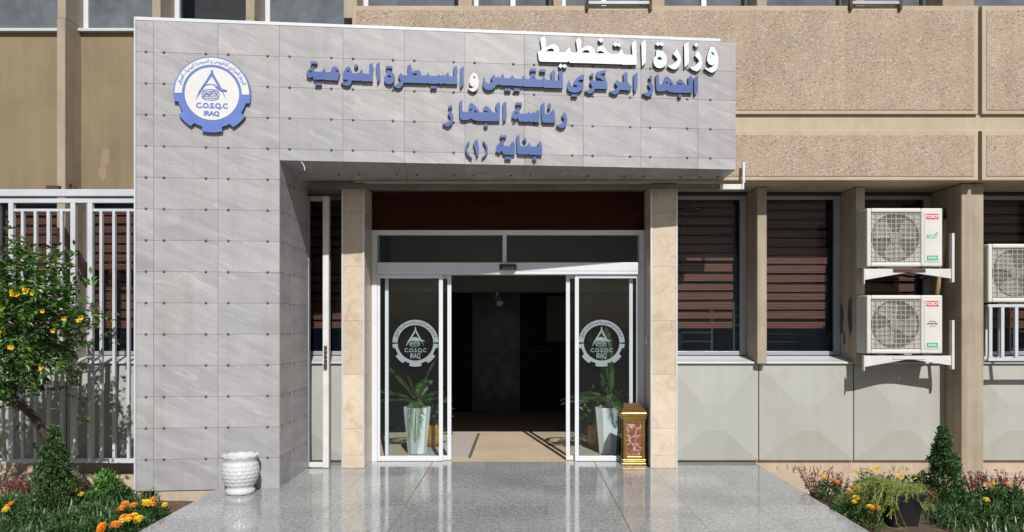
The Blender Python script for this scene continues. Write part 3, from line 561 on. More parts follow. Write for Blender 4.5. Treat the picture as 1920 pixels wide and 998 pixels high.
# ------------------------------------------------------------------ traced sign lettering (outlines in 1/9.98 photo pixels from a crop corner)
def sc_(s): return [tuple(float(q) for q in p.split(',')) for p in s.split()]
T = {}
LINES = [
 ('white Arabic lettering in the top line of the entrance fascia', 'letwhite', [
  ('word', (1000, 60), [
   '112,545 95,470 80,352 115,372 160,330 128,125 208,80 238,160 232,215 232,290 300,250 375,230 440,250 478,300 490,378 560,380 600,375 630,345 640,310 682,290 690,335 715,375 750,385 800,388 828,360 798,150 870,105 900,195 893,240 898,315 960,280 1040,257 1100,275 1140,330 1158,400 1185,405 1195,340 1215,280 1265,255 1310,270 1360,330 1410,390 1460,415 1520,420 1575,412 1610,385 1620,352 1665,330 1672,375 1690,405 1730,425 1857,430 1837,215 1915,160 1935,260 1929,290 1937,615 1697,615 1655,612 1638,595 1620,605 1590,605 1000,585 690,578 655,548 635,565 600,567 150,557 125,552',
   '240,364 280,325 330,310 370,320 390,355 385,364', '905,388 945,350 1000,338 1040,355 1054,385 1046,392', '1192,402 1217,362 1260,354 1308,377 1342,402',
   '1212,150 1268,103 1315,158 1262,205', '1492,235 1540,190 1572,225 1610,205 1650,245 1610,285 1572,255 1530,275', '468,640 512,590 548,625 590,600 630,640 585,682 548,650 510,682']),
  ('word', (1170, 60), ['322,205 405,150 412,545 400,575 338,645']),
  ('word', (1170, 60), ['605,340 650,340 740,375 790,440 803,520 790,600 750,655 680,680 620,672 570,630 548,560 555,500 600,440', '622,510 655,455 722,510 700,522 640,520',
   '590,230 640,180 672,212 710,190 750,230 705,270 672,240 635,268', '985,315 1020,370 1060,450 1068,540 1045,620 1000,680 950,705 890,690 815,640 880,620 950,580 1005,520 970,465 920,415',
   '1125,240 1210,185 1218,550 1205,590 1135,670', '1378,345 1415,400 1455,490 1468,580 1445,660 1400,720 1360,738 1290,715 1225,665 1300,650 1360,605 1408,545 1370,490 1325,445', '1305,240 1355,195 1400,240 1350,290',
   '1650,275 1690,290 1730,360 1760,450 1768,560 1755,650 1720,720 1680,755 1630,762 1570,730 1500,680 1590,680 1650,655 1700,590 1650,628 1590,605 1552,540 1560,440 1590,350 1620,290', '1625,378 1650,370 1700,430 1680,438 1640,405'])]),
 ('longest line of blue Arabic lettering, second on the fascia', 'blue', [
  ('word', (565, 100), ['92,425 105,340 150,290 190,265 225,230 238,345 370,345 400,325 410,295 438,278 445,330 470,355 550,350 555,310 580,265 630,245 670,255 690,295 695,325 625,320 655,345 700,350 720,375 685,512 425,500 412,482 395,492 240,495 225,480 208,430 165,470', '150,345 180,325 195,335 192,365',
   '165,180 197,138 225,165 258,142 298,182 260,215 230,190 195,212', '250,580 283,540 312,570 345,545 380,580 345,615 312,590 285,610',
   '880,243 915,265 940,330 945,372 1060,372 1095,355 1102,325 1140,305 1140,355 1165,378 1275,380 1268,215 1325,178 1345,260 1335,310 1335,530 1130,525 1108,505 1090,518 945,510 935,560 900,600 845,615 790,590 735,548 810,545 860,520 895,488 845,505 800,490 778,430 790,350 830,270', '850,318 880,320 905,360 870,352', '985,235 1022,190 1060,240 1022,275', '1395,212 1460,165 1475,450 1462,505 1422,555']),
  ('word', (720, 100), ['55,320 93,320 153,350 193,405 201,460 188,530 143,575 93,582 33,560 1,510 1,450 51,385', '61,445 93,405 138,440 113,455', '31,260 65,225 95,250 125,228 155,262 125,295 95,275 63,292',
   '310,362 345,410 430,410 452,395 435,250 490,200 518,275 512,345 560,325 630,312 680,335 702,415 770,418 800,400 808,375 835,355 845,400 870,420 985,428 1018,395 1060,428 1105,398 1145,430 1160,390 1203,345 1225,432 1310,435 1295,268 1355,230 1380,320 1370,350 1372,580 1150,575 1122,558 1095,575 1050,575 1028,555 1000,572 840,568 815,545 795,562 370,550 350,600 310,645 265,660 215,640 165,600 240,580 285,555 318,520 290,470 265,430', '515,407 560,380 605,374 625,407',
   '865,640 900,600 928,630 958,605 990,640 955,672 928,650 898,672', '1425,290 1495,240 1495,545 1480,590 1430,655 1425,600']),
  ('white_letter', (720, 100), ['1685,360 1730,385 1765,460 1775,550 1760,640 1730,690 1675,722 1620,705 1565,660 1640,655 1690,630 1718,600 1670,632 1620,605 1598,540 1610,450 1640,385', '1660,435 1685,430 1718,470 1690,470']),
  ('word', (870, 100), ['378,445 395,470 390,510 420,550 465,565 520,545 540,530 500,460 568,395 595,465 640,430 665,462 690,450 690,420 738,380 758,468 850,470 880,440 885,420 915,400 920,440 950,475 1060,482 1090,460 1095,432 1125,412 1130,450 1165,485 1228,485 1235,440 1260,395 1295,375 1330,405 1348,488 1440,492 1470,470 1475,450 1505,428 1510,465 1540,498 1640,500 1628,355 1690,305 1712,375 1705,405 1710,510 1785,510 1770,360 1835,315 1855,390 1850,430 1850,655 1500,645 1482,620 1460,635 1130,625 1102,602 1080,620 910,610 893,592 875,605 690,602 660,575 640,598 600,595 570,650 520,680 460,695 400,675 360,630 348,560 355,490', '1280,435 1295,430 1308,460 1295,470',
   '755,685 790,643 818,672 845,648 880,690 845,720 818,698 790,718', '930,688 965,648 990,672 1020,650 1052,690 1020,725 990,700 965,722', '1232,315 1268,270 1298,300 1325,275 1355,315 1325,350 1298,328 1262,348', '1410,325 1445,282 1475,312 1500,290 1532,328 1500,362 1472,340 1440,362']),
  ('word', (1050, 100), ['180,490 185,540 200,590 240,625 290,635 350,615 290,600 258,575 270,520 320,460 380,415 435,400 452,420 445,510 400,490 365,500 335,530 390,545 447,570 440,630 410,690 350,725 280,740 200,725 150,690 132,640 145,560', '210,795 240,755 270,780 300,755 335,790 295,825 270,800 238,825',
   '610,475 640,515 825,520 740,470 690,455 682,380 700,345 870,315 850,375 745,390 790,410 850,460 880,540 890,600 885,672 660,665 635,710 600,745 560,760 510,740 465,705 530,690 580,665 612,630 580,585 555,545', '560,410 602,365 640,400 600,450',
   '1078,490 1105,540 1200,540 1185,385 1250,345 1265,420 1260,470 1275,555 1345,625 1335,660 1285,710 1250,690 1120,685 1100,725 1070,760 1025,775 970,755 925,720 1000,700 1045,675 1080,630 1050,590 1022,560', '1380,405 1450,355 1452,640 1435,680 1390,735 1380,640']),
  ('word', (1190, 100), ['310,520 335,570 355,640 348,710 315,770 260,812 215,800 145,755 220,735 270,710 302,670 275,625 248,580', '260,465 302,412 338,450 300,500',
   '392,425 450,380 458,580 540,580 550,520 575,450 600,430 640,450 700,525 730,560 738,590 780,590 800,520 840,485 885,500 930,560 970,590 1015,595 1000,460 1065,410 1082,480 1075,540 1080,745 720,735 640,720 590,690 560,712 440,715 410,690 400,600', '580,545 610,540 620,560 590,575', '650,545 690,575 690,600 665,590', '800,584 830,562 870,570 895,586', '810,800 855,755 890,800 845,840', '1110,460 1180,408 1185,690 1170,730 1115,785'])]),
 ('short blue Arabic lettering in the third line of the fascia', 'blue', [
  ('word', (825, 170), ['195,370 230,420 252,490 248,560 220,630 160,680 105,665 45,625 120,605 170,575 208,525 180,480 145,435', '152,305 195,258 232,305 190,350',
   '360,215 415,178 418,375 435,395 525,398 530,330 555,250 590,230 630,255 700,330 735,375 740,408 795,405 805,340 840,295 880,290 920,320 970,385 1000,408 1062,415 1042,265 1105,205 1128,300 1120,330 1120,575 720,570 640,555 570,520 540,540 510,550 410,550 378,520 365,440', '555,355 600,345 605,365 570,380', '640,390 655,358 695,415 665,412', '808,398 830,377 875,382 915,400', '820,655 862,605 900,655 858,695', '1175,240 1243,200 1250,480 1235,545 1185,590 1178,500']),
  ('word', (930, 170), ['428,308 440,380 450,428 575,430 605,395 650,432 700,400 740,435 745,400 798,350 820,440 812,600 720,590 700,575 670,590 630,585 612,570 590,585 450,580 425,560 408,500 375,545 290,505 310,410 350,365 400,340', '350,425 385,408 398,410 398,440', '362,245 400,205 425,232 462,208 490,245 455,285 425,262 395,285',
   '845,265 908,220 915,435 1025,440 1020,400 1082,340 1105,430 1110,603 890,598 862,570 850,440', '975,260 1000,228 1022,240 1015,270 1040,265 1020,325 980,350 962,325 990,290 975,275',
   '1280,395 1320,460 1337,540 1325,620 1290,680 1235,705 1180,690 1128,655 1200,630 1250,600 1285,555 1260,510 1228,475'])]),
 ('blue Arabic word and bracketed numeral, lowest line of the fascia', 'blue', [
  ('numeral', (860, 215), ['205,495 190,540 165,590 158,650 180,720 215,775 250,805 250,830 200,800 150,745 122,670 125,610 150,550 185,505', '345,460 365,530 380,620 375,730 330,800 325,720 305,640 272,545 300,500', '450,495 475,500 520,550 548,620 545,700 510,760 440,825 435,800 480,765 510,710 515,640 490,570 455,520']),
  ('word', (860, 215), ['835,465 845,560 855,585 985,590 975,545 1035,487 1055,590 1050,755 850,748 825,720 810,670 765,725 690,690 710,580 750,535 800,510', '760,590 795,572 800,600', '770,410 805,370 832,400 865,372 895,410 860,448 832,425 800,448', '860,815 895,775 922,805 955,778 988,815 952,852 922,830 892,852',
   '1080,415 1135,370 1145,570 1165,595 1260,592 1295,565 1300,545 1332,522 1335,570 1375,598 1500,600 1475,555 1535,490 1560,590 1560,760 1335,752 1312,735 1290,748 1130,745 1095,720 1085,600', '1200,470 1242,425 1278,470 1238,512', '1385,820 1428,778 1465,825 1425,872'])]),
]
LT = .032
for lab, mkey, words in LINES:
    u0, z0 = face(words[0][1][0]+50, words[0][1][1]+50)
    root = tag(link('sign_lettering', None, None, PM @ Matrix.Translation((u0, 0, z0))), lab, 'lettering', 'raised lettering on the portal fascia')
    for nm, (ox, oy), outl in words:
        pls = []
        for s in outl:
            pls.append([(a-u0, b-z0) for a, b in (face(ox+x/9.98, oy+y_/9.98, LT+.006) for x, y_ in sc_(s))])
        me = curve_mesh(pls, LT); me.transform(FACE)
        me.transform(Matrix.Translation((0, -.006-LT/2, 0)))
        fm = 'letcream' if nm == 'white_letter' else mkey
        me.materials.clear(); me.materials.append(M[fm]); me.materials.append(M['blueside'])
        for p in me.polygons: p.material_index = 0 if p.normal.y < -.9 else 1
        o = link(nm if nm != 'white_letter' else 'letter', me, root, LOCAL)
        if nm == 'white_letter': o['label'] = 'single white letter among the blue words'

# ------------------------------------------------------------------ emblem: gear, disc, compass and lettering
AR = {'ا': (0xFE8D, 2), 'ب': (0xFE8F, 4), 'ة': (0xFE93, 2), 'ت': (0xFE95, 4), 'ج': (0xFE9D, 4), 'ر': (0xFEAD, 2), 'ز': (0xFEAF, 2), 'س': (0xFEB1, 4), 'ط': (0xFEC1, 4), 'ع': (0xFEC9, 4),
      'ق': (0xFED5, 4), 'ك': (0xFED9, 4), 'ل': (0xFEDD, 4), 'م': (0xFEE1, 4), 'ن': (0xFEE5, 4), 'ه': (0xFEE9, 4), 'و': (0xFEED, 2), 'ي': (0xFEF1, 4)}
def shape(s):
    out = []
    for i, c in enumerate(s):
        if c not in AR: out.append(c); continue
        base, n = AR[c]; prv = i > 0 and s[i-1] in AR and AR[s[i-1]][1] == 4; nxt = n == 4 and i+1 < len(s) and s[i+1] in AR
        out.append(chr(base+(3 if prv and nxt else 1 if prv else 2 if nxt else 0)))
    return out
_adv = {}
def glyph(g, size):
    me = text_mesh(g, 1.0, .0, .022, 'LEFT')
    if g not in _adv:
        a = text_mesh('I'+g+'I', 1.0, 0, 0, 'LEFT'); b = text_mesh('II', 1.0, 0, 0, 'LEFT'); _adv[g] = verts(a)[:, 0].max()-verts(b)[:, 0].max()
    return me, _adv[g]
def arc(r0, r1, a0, a1, n=48):
    return [(r1*math.cos(R(a0+(a1-a0)*i/n)), r1*math.sin(R(a0+(a1-a0)*i/n))) for i in range(n+1)]+[(r0*math.cos(R(a1+(a0-a1)*i/n)), r0*math.sin(R(a1+(a0-a1)*i/n))) for i in range(n+1)]
def circ(r, n=64, cx=0, cy=0): return [(cx+r*math.cos(2*math.pi*i/n), cy+r*math.sin(2*math.pi*i/n)) for i in range(n)]
def gear(R1):
    seg = [(0, 180, 1.0), (180, 193, 1.0), (195, 213, .90), (214, 238, 1.035), (240, 254, .915), (255, 285, 1.035), (286, 300, .915), (302, 326, 1.035), (327, 345, .90), (347, 360, 1.0)]
    pl = []
    for a0, a1, f in seg:
        n = max(3, int((a1-a0)/3)); pl += [(R1*f*math.cos(R(a0+(a1-a0)*i/n)), R1*f*math.sin(R(a0+(a1-a0)*i/n))) for i in range(n+1)]
    return pl
def ringtext(r, size, d, zoff, mi, a_mid=91, text='الجهاز المركزي للتقييس و السيطرة النوعية - العراق', span=148):
    gl = shape(text); items = []; tot = 0; adv = []
    for c in gl:
        if c == ' ': adv.append((None, .22)); continue
        me, ad = glyph(c, 1); adv.append((me, ad))
    tot = sum(a for _, a in adv); k = R(span)*r/tot      # metres per em so the text spans the band
    x = 0; out = []
    for me, ad in adv:                                    # first letter at the right-hand end
        if me is not None:
            t = R(a_mid-span/2)+(x+ad)*k/r                # angle of the glyph's left edge
            mid = t-ad*k/2/r
            me.transform(Matrix.Translation((-ad/2, -.12, 0))); me.transform(Matrix.Diagonal((k, size, 1, 1)))
            out.append((me, Matrix.Translation((r*math.cos(mid), r*math.sin(mid), zoff)) @ Matrix.Rotation(mid-math.pi/2, 4, 'Z'), mi))
        x += ad
    return out
def stroke(pts, w0, w1=None):
    w1 = w0 if w1 is None else w1; (x0, y0), (x1, y1) = pts; d = math.hypot(x1-x0, y1-y0); nx, ny = -(y1-y0)/d, (x1-x0)/d
    return [(x0+nx*w0/2, y0+ny*w0/2), (x1+nx*w1/2, y1+ny*w1/2), (x1-nx*w1/2, y1-ny*w1/2), (x0-nx*w0/2, y0-ny*w0/2)]
def drawing(s, d, film=False):
    """compass, globe and chart; s = outer radius; returns [(mesh, matrix, 0)]"""
    I = []; a = lambda pl, z=0: I.append((curve_mesh(pl, d), Matrix.Translation((0, 0, z)), 0)); q = lambda *p: [(x*s, y*s) for x, y in p]
    a([circ(.035*s, 20, 0, .60*s)], .0000); a([q((-.03, .60), (.03, .60), (.045, .49), (-.045, .49))], .0004)
    if film: a([q((-.02, .70), (.02, .70), (.02, .6), (-.02, .6))], .0012)
    a([stroke(q((-.01, .52), (-.30, .06))[0:2], .07*s, .055*s)], .0008); a([stroke(q((.01, .52), (.27, .06)), .07*s, .055*s)], .0008)
    a([q((-.325, .09), (-.28, .03), (-.42, -.17))], .0016); a([q((.30, .04), (.245, .09), (.38, -.17))], .0016)
    def rr(x, y): return x*s, y*s
    gx = -.035
    outer = [(gx+.235*math.copysign(abs(math.cos(t))**.75, math.cos(t)), -.03+.15*math.copysign(abs(math.sin(t))**.75, math.sin(t))) for t in np.linspace(0, 2*math.pi, 40, endpoint=False)]
    inner = [(gx+(x-gx)*.95, -.03+(y_+.03)*.93) for x, y_ in outer]
    a([q(*outer), q(*inner)], .0024)
    for k in range(-3, 4): a([stroke(q((gx+k*.06, -.155+.012*abs(k)), (gx+k*.06, .09-.012*abs(k))), .0085*s)], .003)
    for k in range(-2, 3): a([stroke(q((gx-.215, -.03+k*.048), (gx+.215, -.03+k*.048)), .0085*s)], .0034)
    ch = [(-.24, -.10), (-.14, .02), (-.08, -.05), (.05, .10), (.16, -.08)]
    for p0, p1 in zip(ch[:-1], ch[1:]): a([stroke(q(p0, p1), .022*s)], .0042)
    top = [(gx+.235*math.cos(t), .09+.16*math.sin(t)) for t in np.linspace(0, math.pi, 20)]
    if film: a([q(*top)], .0046)
    else:
        for p0, p1 in zip(top[:-1], top[1:]): a([stroke(q(p0, p1), .014*s)], .0046)
    sw = [(.06, .20), (.22, .15), (.40, .08), (.36, .07), (.15, .12), (.08, .19)]
    a([q(*sw)], .005); a([q((.08, .185), (.40, .10), (.385, .06), (.2, .09))], .0054)
    return I
def emblem_items(Re, d, film):
    if film: t1 = text_mesh('C.O.S.Q.C', .235*Re, d, .004*Re, sx=.93); t2 = text_mesh('IRAQ', .31*Re, d, .004*Re, sx=.62); y1, y2 = -.40, -.665
    else: t1 = text_mesh('C.O.S.Q.C', .19*Re, d, .009*Re, sx=.98); t2 = text_mesh('IRAQ', .165*Re, d, .009*Re, sx=1.05); y1, y2 = -.385, -.585
    return [(t1, Matrix.Translation((0, y1*Re, .001)), 0), (t2, Matrix.Translation((-.01*Re, y2*Re, .001)), 0)]
uc, zc = face(398, 176.5, .03)
EMB = tag(link('wall_emblem', None, None, PM @ Matrix.Translation((uc, 0, zc))), 'round blue and white gear emblem with compass and COSQC IRAQ on the pillar', 'emblem')
RE = .352; place = lambda y_: Matrix.Translation((0, y_, 0)) @ FACE
me = curve_mesh([gear(RE)], .03); me.transform(place(-.021)); me.materials.clear(); me.materials.append(M['embblue']); me.materials.append(M['blueside'])
for p in me.polygons: p.material_index = 0 if p.normal.y < -.9 else 1
link('gear_plate', me, EMB, LOCAL)
for nm, pl in (('disc', [circ(.705*RE)]), ('band', [arc(.775*RE, .965*RE, 0, 180)])):
    me = curve_mesh(pl, .003); me.transform(place(-.0375)); me.materials.clear(); me.materials.append(M['embwhite']); link(nm, me, EMB, LOCAL)
def put(items, name, mats, parent, y_):
    mb = join_meshes(items); mb.v = [(x, y_-z, yy) for x, yy, z in mb.v]; return mb.build(name, mats, parent, LOCAL)
put(drawing(RE, .001), 'compass_drawing', M['embblue'], EMB, -.0395)
put(emblem_items(RE, .001, False), 'lettering', M['embblue'], EMB, -.0395)
put(ringtext(.855*RE, .135*RE, 0, 0, 0), 'ring_lettering', M['embblue'], EMB, -.0402)
for px in (779, 1128):
    Rd = .262; c = P(px, 643, YD-.007)
    dp = link('emblem', None, DOOR, Matrix.Identity(4)) if False else None
    items = [(curve_mesh([arc(.775*Rd, 1.0*Rd, 1.2, 178.8)], .001), Matrix(), 0)]
    g2 = gear(Rd); low = [p for p in g2 if p[1] < -.02*Rd]; low.sort(key=lambda p: math.atan2(p[1], p[0]))
    inn = [(.775*Rd*math.cos(R(t)), .775*Rd*math.sin(R(t))) for t in np.linspace(-2, -178, 40)]
    low2 = [p for p in g2[g2.index(min(g2, key=lambda p: abs(math.atan2(p[1], p[0])+math.pi-.01) if p[1] < 0 else 9)):]]
    lowp = [p for p in g2 if p[1] < -.015*Rd]          # runs from the left (180 deg) round the bottom to the right
    items.append((curve_mesh([lowp+inn], .001), Matrix(), 0))
    items += drawing(Rd, .0004, True); items += emblem_items(Rd, .0004, True)
    items += [(a, Matrix.Translation((0, 0, .0022)) @ b, 1) for a, b, _ in ringtext(.875*Rd, .15*Rd, 0, 0, 1, 90, 'الجهاز المركزي للتقييس والسيطرة النوعية / العراق', 150)]
    mb = join_meshes(items); mb.v = [(c.x+x, c.y-z*.3, c.z+yy) for x, yy, z in mb.v]
    mb.build('emblem', [M['film'], M['filmdark']], DOOR)

# ------------------------------------------------------------------ security gate folded beside the pillar
SG = thing('security_gate', (-2.2, 8.36, 0), 'folded white steel security gate between tiled pillar and left pilaster', 'gate')
box('post', -2.15, -2.085, 8.32, 8.40, .004, 2.95, M['whitedirty'], SG, .005); box('bottom_rail', -2.30, -2.151, 8.33, 8.39, .01, .06, M['whitedirty'], SG, .004)
box('top_rail', -2.30, -2.151, 8.33, 8.39, 2.90, 2.95, M['dkframe'], SG, .004); box('rear_post', -2.315, -2.301, 8.33, 8.39, .01, 2.95, M['dkframe'], SG, .002)
lk = MB()
for k in range(4): lk.tube([(-2.13, 8.31, 1.31-k*.05), (-2.10, 8.31, 1.31-k*.05)], .016, 8)
lk.box(-2.135, -2.10, 8.295, 8.319, 1.08, 1.13); lk.tube([(-2.118, 8.30, 1.33), (-2.118, 8.30, 1.10)], .008, 8); lk.build('bolt', M['rust'], SG)
rb = MB(); rb.hexa([(-2.28, 8.50, .03), (-2.12, 8.46, .03), (-2.11, 8.49, .03), (-2.27, 8.53, .03), (-2.27, 8.55, .17), (-2.16, 8.51, .12), (-2.15, 8.54, .12), (-2.26, 8.58, .17)])
for v_ in range(len(rb.v)): x, y_, z = rb.v[v_]; rb.v[v_] = (x, y_, z-.15)
tag(rb.build('broken_tile', M['rubble']), 'broken beige stone slab leaning behind the folded security gate', 'rubble')

# ------------------------------------------------------------------ fence on the left
YF = 8.1
FE = thing('metal_fence', (PX(120, YF), YF, -.12), 'pale grey metal fence of upright bars left of the tiled pillar', 'fence')
fz = lambda py: PZ(py, YF)
X0, X1 = -7.6, PX(262, YF)
box('top_beam', X0, X1, YF-.04, YF+.06, fz(369), fz(356), M['fence'], FE, .004); box('rail', X0, X1, YF-.02, YF+.03, fz(381), fz(373), M['fence'], FE, .003); box('rail', X0, X1, YF-.02, YF+.03, fz(868), fz(860), M['fence'], FE, .003)
box('kerb_rail', X0, X1, YF-.01, YF+.05, -.118, -.03, M['plinth'], FE)
def bar(a, b, nm, top=381, y0=-.018, y1=.02, bot=860): box(nm, PX(a, YF), PX(b, YF), YF+y0, YF+y1, fz(bot), fz(top), M['fence'], FE, .002)
for k in (0, -1):
    sft = -148*k if k else 0; d = -sft
    for a, b in ((18, 27), (134, 143), (166, 175)) if k == 0 else ((-13, -4), (-130, -121)): bar(a, b, 'post', 381, -.022, .026)
for a, b in ((41, 46), (65, 70), (89, 95), (114, 119), (188, 193), (212, 217), (239, 244), (-37, -32), (-61, -56), (-85, -80), (-109, -104)): bar(a, b, 'bar', 397)
for a, b in ((27, 134), (175, 262), (-121, -13)): box('frame_rail', PX(a, YF)+.001, PX(b, YF)-.001, YF-.016, YF+.018, fz(397), fz(392), M['fence'], FE, .002)
box('gate_stop', PX(78, 8.0), PX(102, 8.0), 8.07, 8.12, PZ(356, 8.1)+.002, PZ(349, 8.1), M['rust'], FE)

lt = MB().box(PX(130, 8.1), PX(135, 8.1), 8.06, 8.10, PZ(356, 8.1)+.002, PZ(346, 8.1)); lt.tube([P(137, 354.5, 8.08), P(138, 350, 8.08), P(137, 344, 8.08)], [.022, .018, .008], 8); lt.tube([P(141, 355, 8.08), P(143, 350, 8.08)], [.014, .012], 8)
lt.build('gate_latch', M['rust'], FE)
# ------------------------------------------------------------------ air conditioners
def ac(loc, label, badge2, flat=None):
    t = thing('air_conditioner', loc, label, 'air conditioner', 'outdoor air conditioner units on the facade')
    w_, h, d = .815, .63, .30; c = MB(); gx0, gx1, gz0, gz1 = .045, .585, .045, .585
    # casing with a real opening for the fan
    c.box(0, w_, .05, d, 0, h); c.box(0, gx0, 0, .05, 0, h); c.box(gx1, w_, 0, .05, 0, h); c.box(gx0, gx1, 0, .05, 0, gz0); c.box(gx0, gx1, 0, .05, gz1, h)
    co = c.build('casing', M['acbody'], t, LOCAL, .012)
    cx, cz, r = (gx0+gx1)/2-.0, (gz0+gz1)/2, .262
    sh = MB(); n = 40
    ringo = [(gx0+.002+(gx1-gx0-.004)*x, gz0+.002+(gz1-gz0-.004)*z) for x, z in ([(i/10, 0) for i in range(10)]+[(1, i/10) for i in range(10)]+[(1-i/10, 1) for i in range(10)]+[(0, 1-i/10) for i in range(10)])]
    ringi = []
    for x, z in ringo: a = math.atan2(z-cz, x-cx); ringi.append((cx+r*math.cos(a), cz+r*math.sin(a)))
    vs = [(x, .022, z) for x, z in ringo]+[(x, .022, z) for x, z in ringi]+[(x, .049, z) for x, z in ringi]
    fs = [(i, (i+1) % n, n+(i+1) % n, n+i) for i in range(n)]+[(n+i, n+(i+1) % n, 2*n+(i+1) % n, 2*n+i) for i in range(n)]
    sh.add(vs, fs); sh.build('fan_shroud', M['acgrille'], co, LOCAL)
    dk = MB(); dk.add([(cx+r*math.cos(2*math.pi*i/40), .0485, cz+r*math.sin(2*math.pi*i/40)) for i in range(40)], [tuple(range(40))]); dk.build('coil', M['acdark'], co, LOCAL)
    f = MB(); hubn = [(.055, .030), (.055, .018), (.03, .014)]
    f.tube([(cx, .046, cz), (cx, .026, cz), (cx, .02, cz)], [.062, .062, .045], 18)
    for k in range(3):
        a0 = R(20+120*k+loc[2]*40); n2 = 8; vs = []
        for i in range(n2+1):
            s_ = i/n2; a = a0+R(68)*s_
            for rr in (.055, .15, .245*(1-.12*abs(2*s_-1)**3)): aa = a+R(10)*(rr/.245); vs.append((cx+rr*math.cos(aa), .044-.018*s_, cz+rr*math.sin(aa)))
        f.add(vs, [(i*3+j, i*3+j+1, i*3+j+4, i*3+j+3) for i in range(n2) for j in range(2)])
    f.build('fan', M['acfan'], t, LOCAL)
    gr = MB(); wv = .0022
    for k in range(11): x = gx0+.012+(gx1-gx0-.024)*k/10; gr.box(x-wv, x+wv, .004, .0085, gz0+.005, gz1-.005)
    for k in range(46): x = gx0+.012+(gx1-gx0-.024)*k/45; gr.box(x-.0009, x+.0009, .010, .0118, gz0+.005, gz1-.005)
    for k in range(11): z = gz0+.015+(gz1-gz0-.03)*k/10; gr.box(gx0+.004, gx1-.004, .012, .0165, z-wv, z+wv)
    gr.build('grille', M['acgrille'], t, LOCAL)
    pn = MB().box(.615, .785, -.006, -.0005, .05, .585); po = pn.build('side_panel', M['acbody'], t, LOCAL, .006)
    if badge2:
        b = MB().box(.632, .770, -.0085, -.0065, .51, .568); b.build('name_badge', M['badge_red'], t, LOCAL)
        tm = text_mesh('TOSOT', .046, .001, .0022, sx=.98); put([(tm, Matrix.Translation((.701, .523, .0095)), 0)], 'badge_lettering', M['embwhite'], t, 0)
        b = MB().box(.642, .760, -.0085, -.0065, .068, .118); b.build('gas_badge', M['badge_green'], t, LOCAL)
        tm = text_mesh('R410A', .036, .001, .0012, sx=.9); put([(tm, Matrix.Translation((.701, .08, .0095)), 0)], 'badge_lettering', M['embwhite'], t, 0)
        if badge2 == 'ECO':
            it = [(text_mesh('ECO', .056, .001, .001, sx=.98), Matrix.Translation((.694, .305, .0075)), 0), (curve_mesh([[(.735, .345), (.752, .35), (.764, .372), (.745, .366), (.734, .356)]], .001), Matrix.Translation((0, 0, .0075)), 0)]
            put(it, 'eco_lettering', M['badge_green'], t, 0)
        else:
            it = [(text_mesh('INVERTER', .024, .001, .0008, sx=1.05), Matrix.Translation((.701, .315, .0075)), 0), (curve_mesh([[(.701+.05*math.cos(R(a)), .322+.032*math.sin(R(a))) for a in range(35, 176, 10)]+[(.701+.05*math.cos(R(a)), .322+.026*math.sin(R(a))) for a in range(175, 34, -10)]], .001), Matrix.Translation((0, 0, .0078)), 0),
                  (curve_mesh([[(.701+.05*math.cos(R(a)), .322+.032*math.sin(R(a))) for a in range(230, 356, 10)]+[(.701+.05*math.cos(R(a)), .322+.026*math.sin(R(a))) for a in range(355, 229, -10)]], .001), Matrix.Translation((0, 0, .0078)), 1)]
            put(it, 'inverter_lettering', [M['ink'], M['inkred']], t, 0)
    ft = MB()
    for x in (.12, .62): ft.box(x, x+.09, .02, .28, -.022, -.001)
    ft.build('foot', M['acdark'], t, LOCAL)
    return t
YA = 8.3
def bracket(z, label, rusty):
    """two tapered arms meeting in the middle, hung from plates on the fin and the column"""
    t = thing('wall_bracket', (PX(1622, YA), YA, z-.15), label, 'bracket', 'air conditioner brackets beside the concrete column')
    xa, xb = PX(1622, YA), PX(1789, YA); xm = (xa+xb)/2; m_ = M['whitedirty']
    fn = lambda xs_: [(x, YA-.0+.0, zz) for x, zz in xs_]
    def arm(pts, y0): 
        mb = MB(); n = len(pts); mb.add([(x, y0, zz) for x, zz in pts]+[(x, y0+.03, zz) for x, zz in pts], [tuple(range(n)), tuple(range(2*n-1, n-1, -1))]+[(i, n+i, n+(i+1) % n, (i+1) % n) for i in range(n)]); return mb
    arm([(xa, z-.145), (xm-.0006, z-.06), (xm-.0006, z-.024), (xa, z-.024)], YA).build('arm', m_, t, bevel=.003); arm([(xb-.03, z-.13), (xb-.03, z-.024), (xm+.0006, z-.024), (xm+.0006, z-.06)], YA).build('arm', m_, t, bevel=.003)
    box('plate', xb-.028, xb, YA-.01, YA+.05, z-.17, z+.36, m_, t, .003); box('plate', xa-.012, xa-.001, YA+.0, YA+.05, z-.19, z-.02, m_, t, .003)
    box('cross_beam', xm-.18, xm+.17, YA-.006, YA-.001, z-.062, z-.026, M['rust'] if rusty else m_, t)
    box('shelf_arm', xa+.10, xa+.14, YA+.031, YA+.42, z-.06, z-.024, m_, t); box('shelf_arm', xb-.24, xb-.20, YA+.031, YA+.42, z-.06, z-.024, m_, t)
xac = PX(1625, YA)
ac((xac, YA-.01, 2.185), 'upper white outdoor air conditioner with green ECO lettering on its side panel', 'ECO')
ac((xac, YA-.01, 1.245), 'lower white outdoor air conditioner with INVERTER lettering on its side panel', 'INV')
bracket(2.185, 'white steel bracket with rusty middle under the ECO air conditioner', True); bracket(1.245, 'white bow tie shaped steel bracket under the INVERTER air conditioner', False)
ac((5.045, YA-.01, 1.80), 'outdoor air conditioner right of the concrete column at the frame edge', None)
ST = thing('equipment_stand', (5.3, 8.4, 1.14), 'pale square tube stand under the air conditioner right of the column', 'stand')
for x in (5.06, 5.19, 5.34, 5.84):
    for y_ in (8.30, 8.58): box('leg', x, x+.035, y_, y_+.035, 1.20, 1.745, M['fence'], ST, .003)
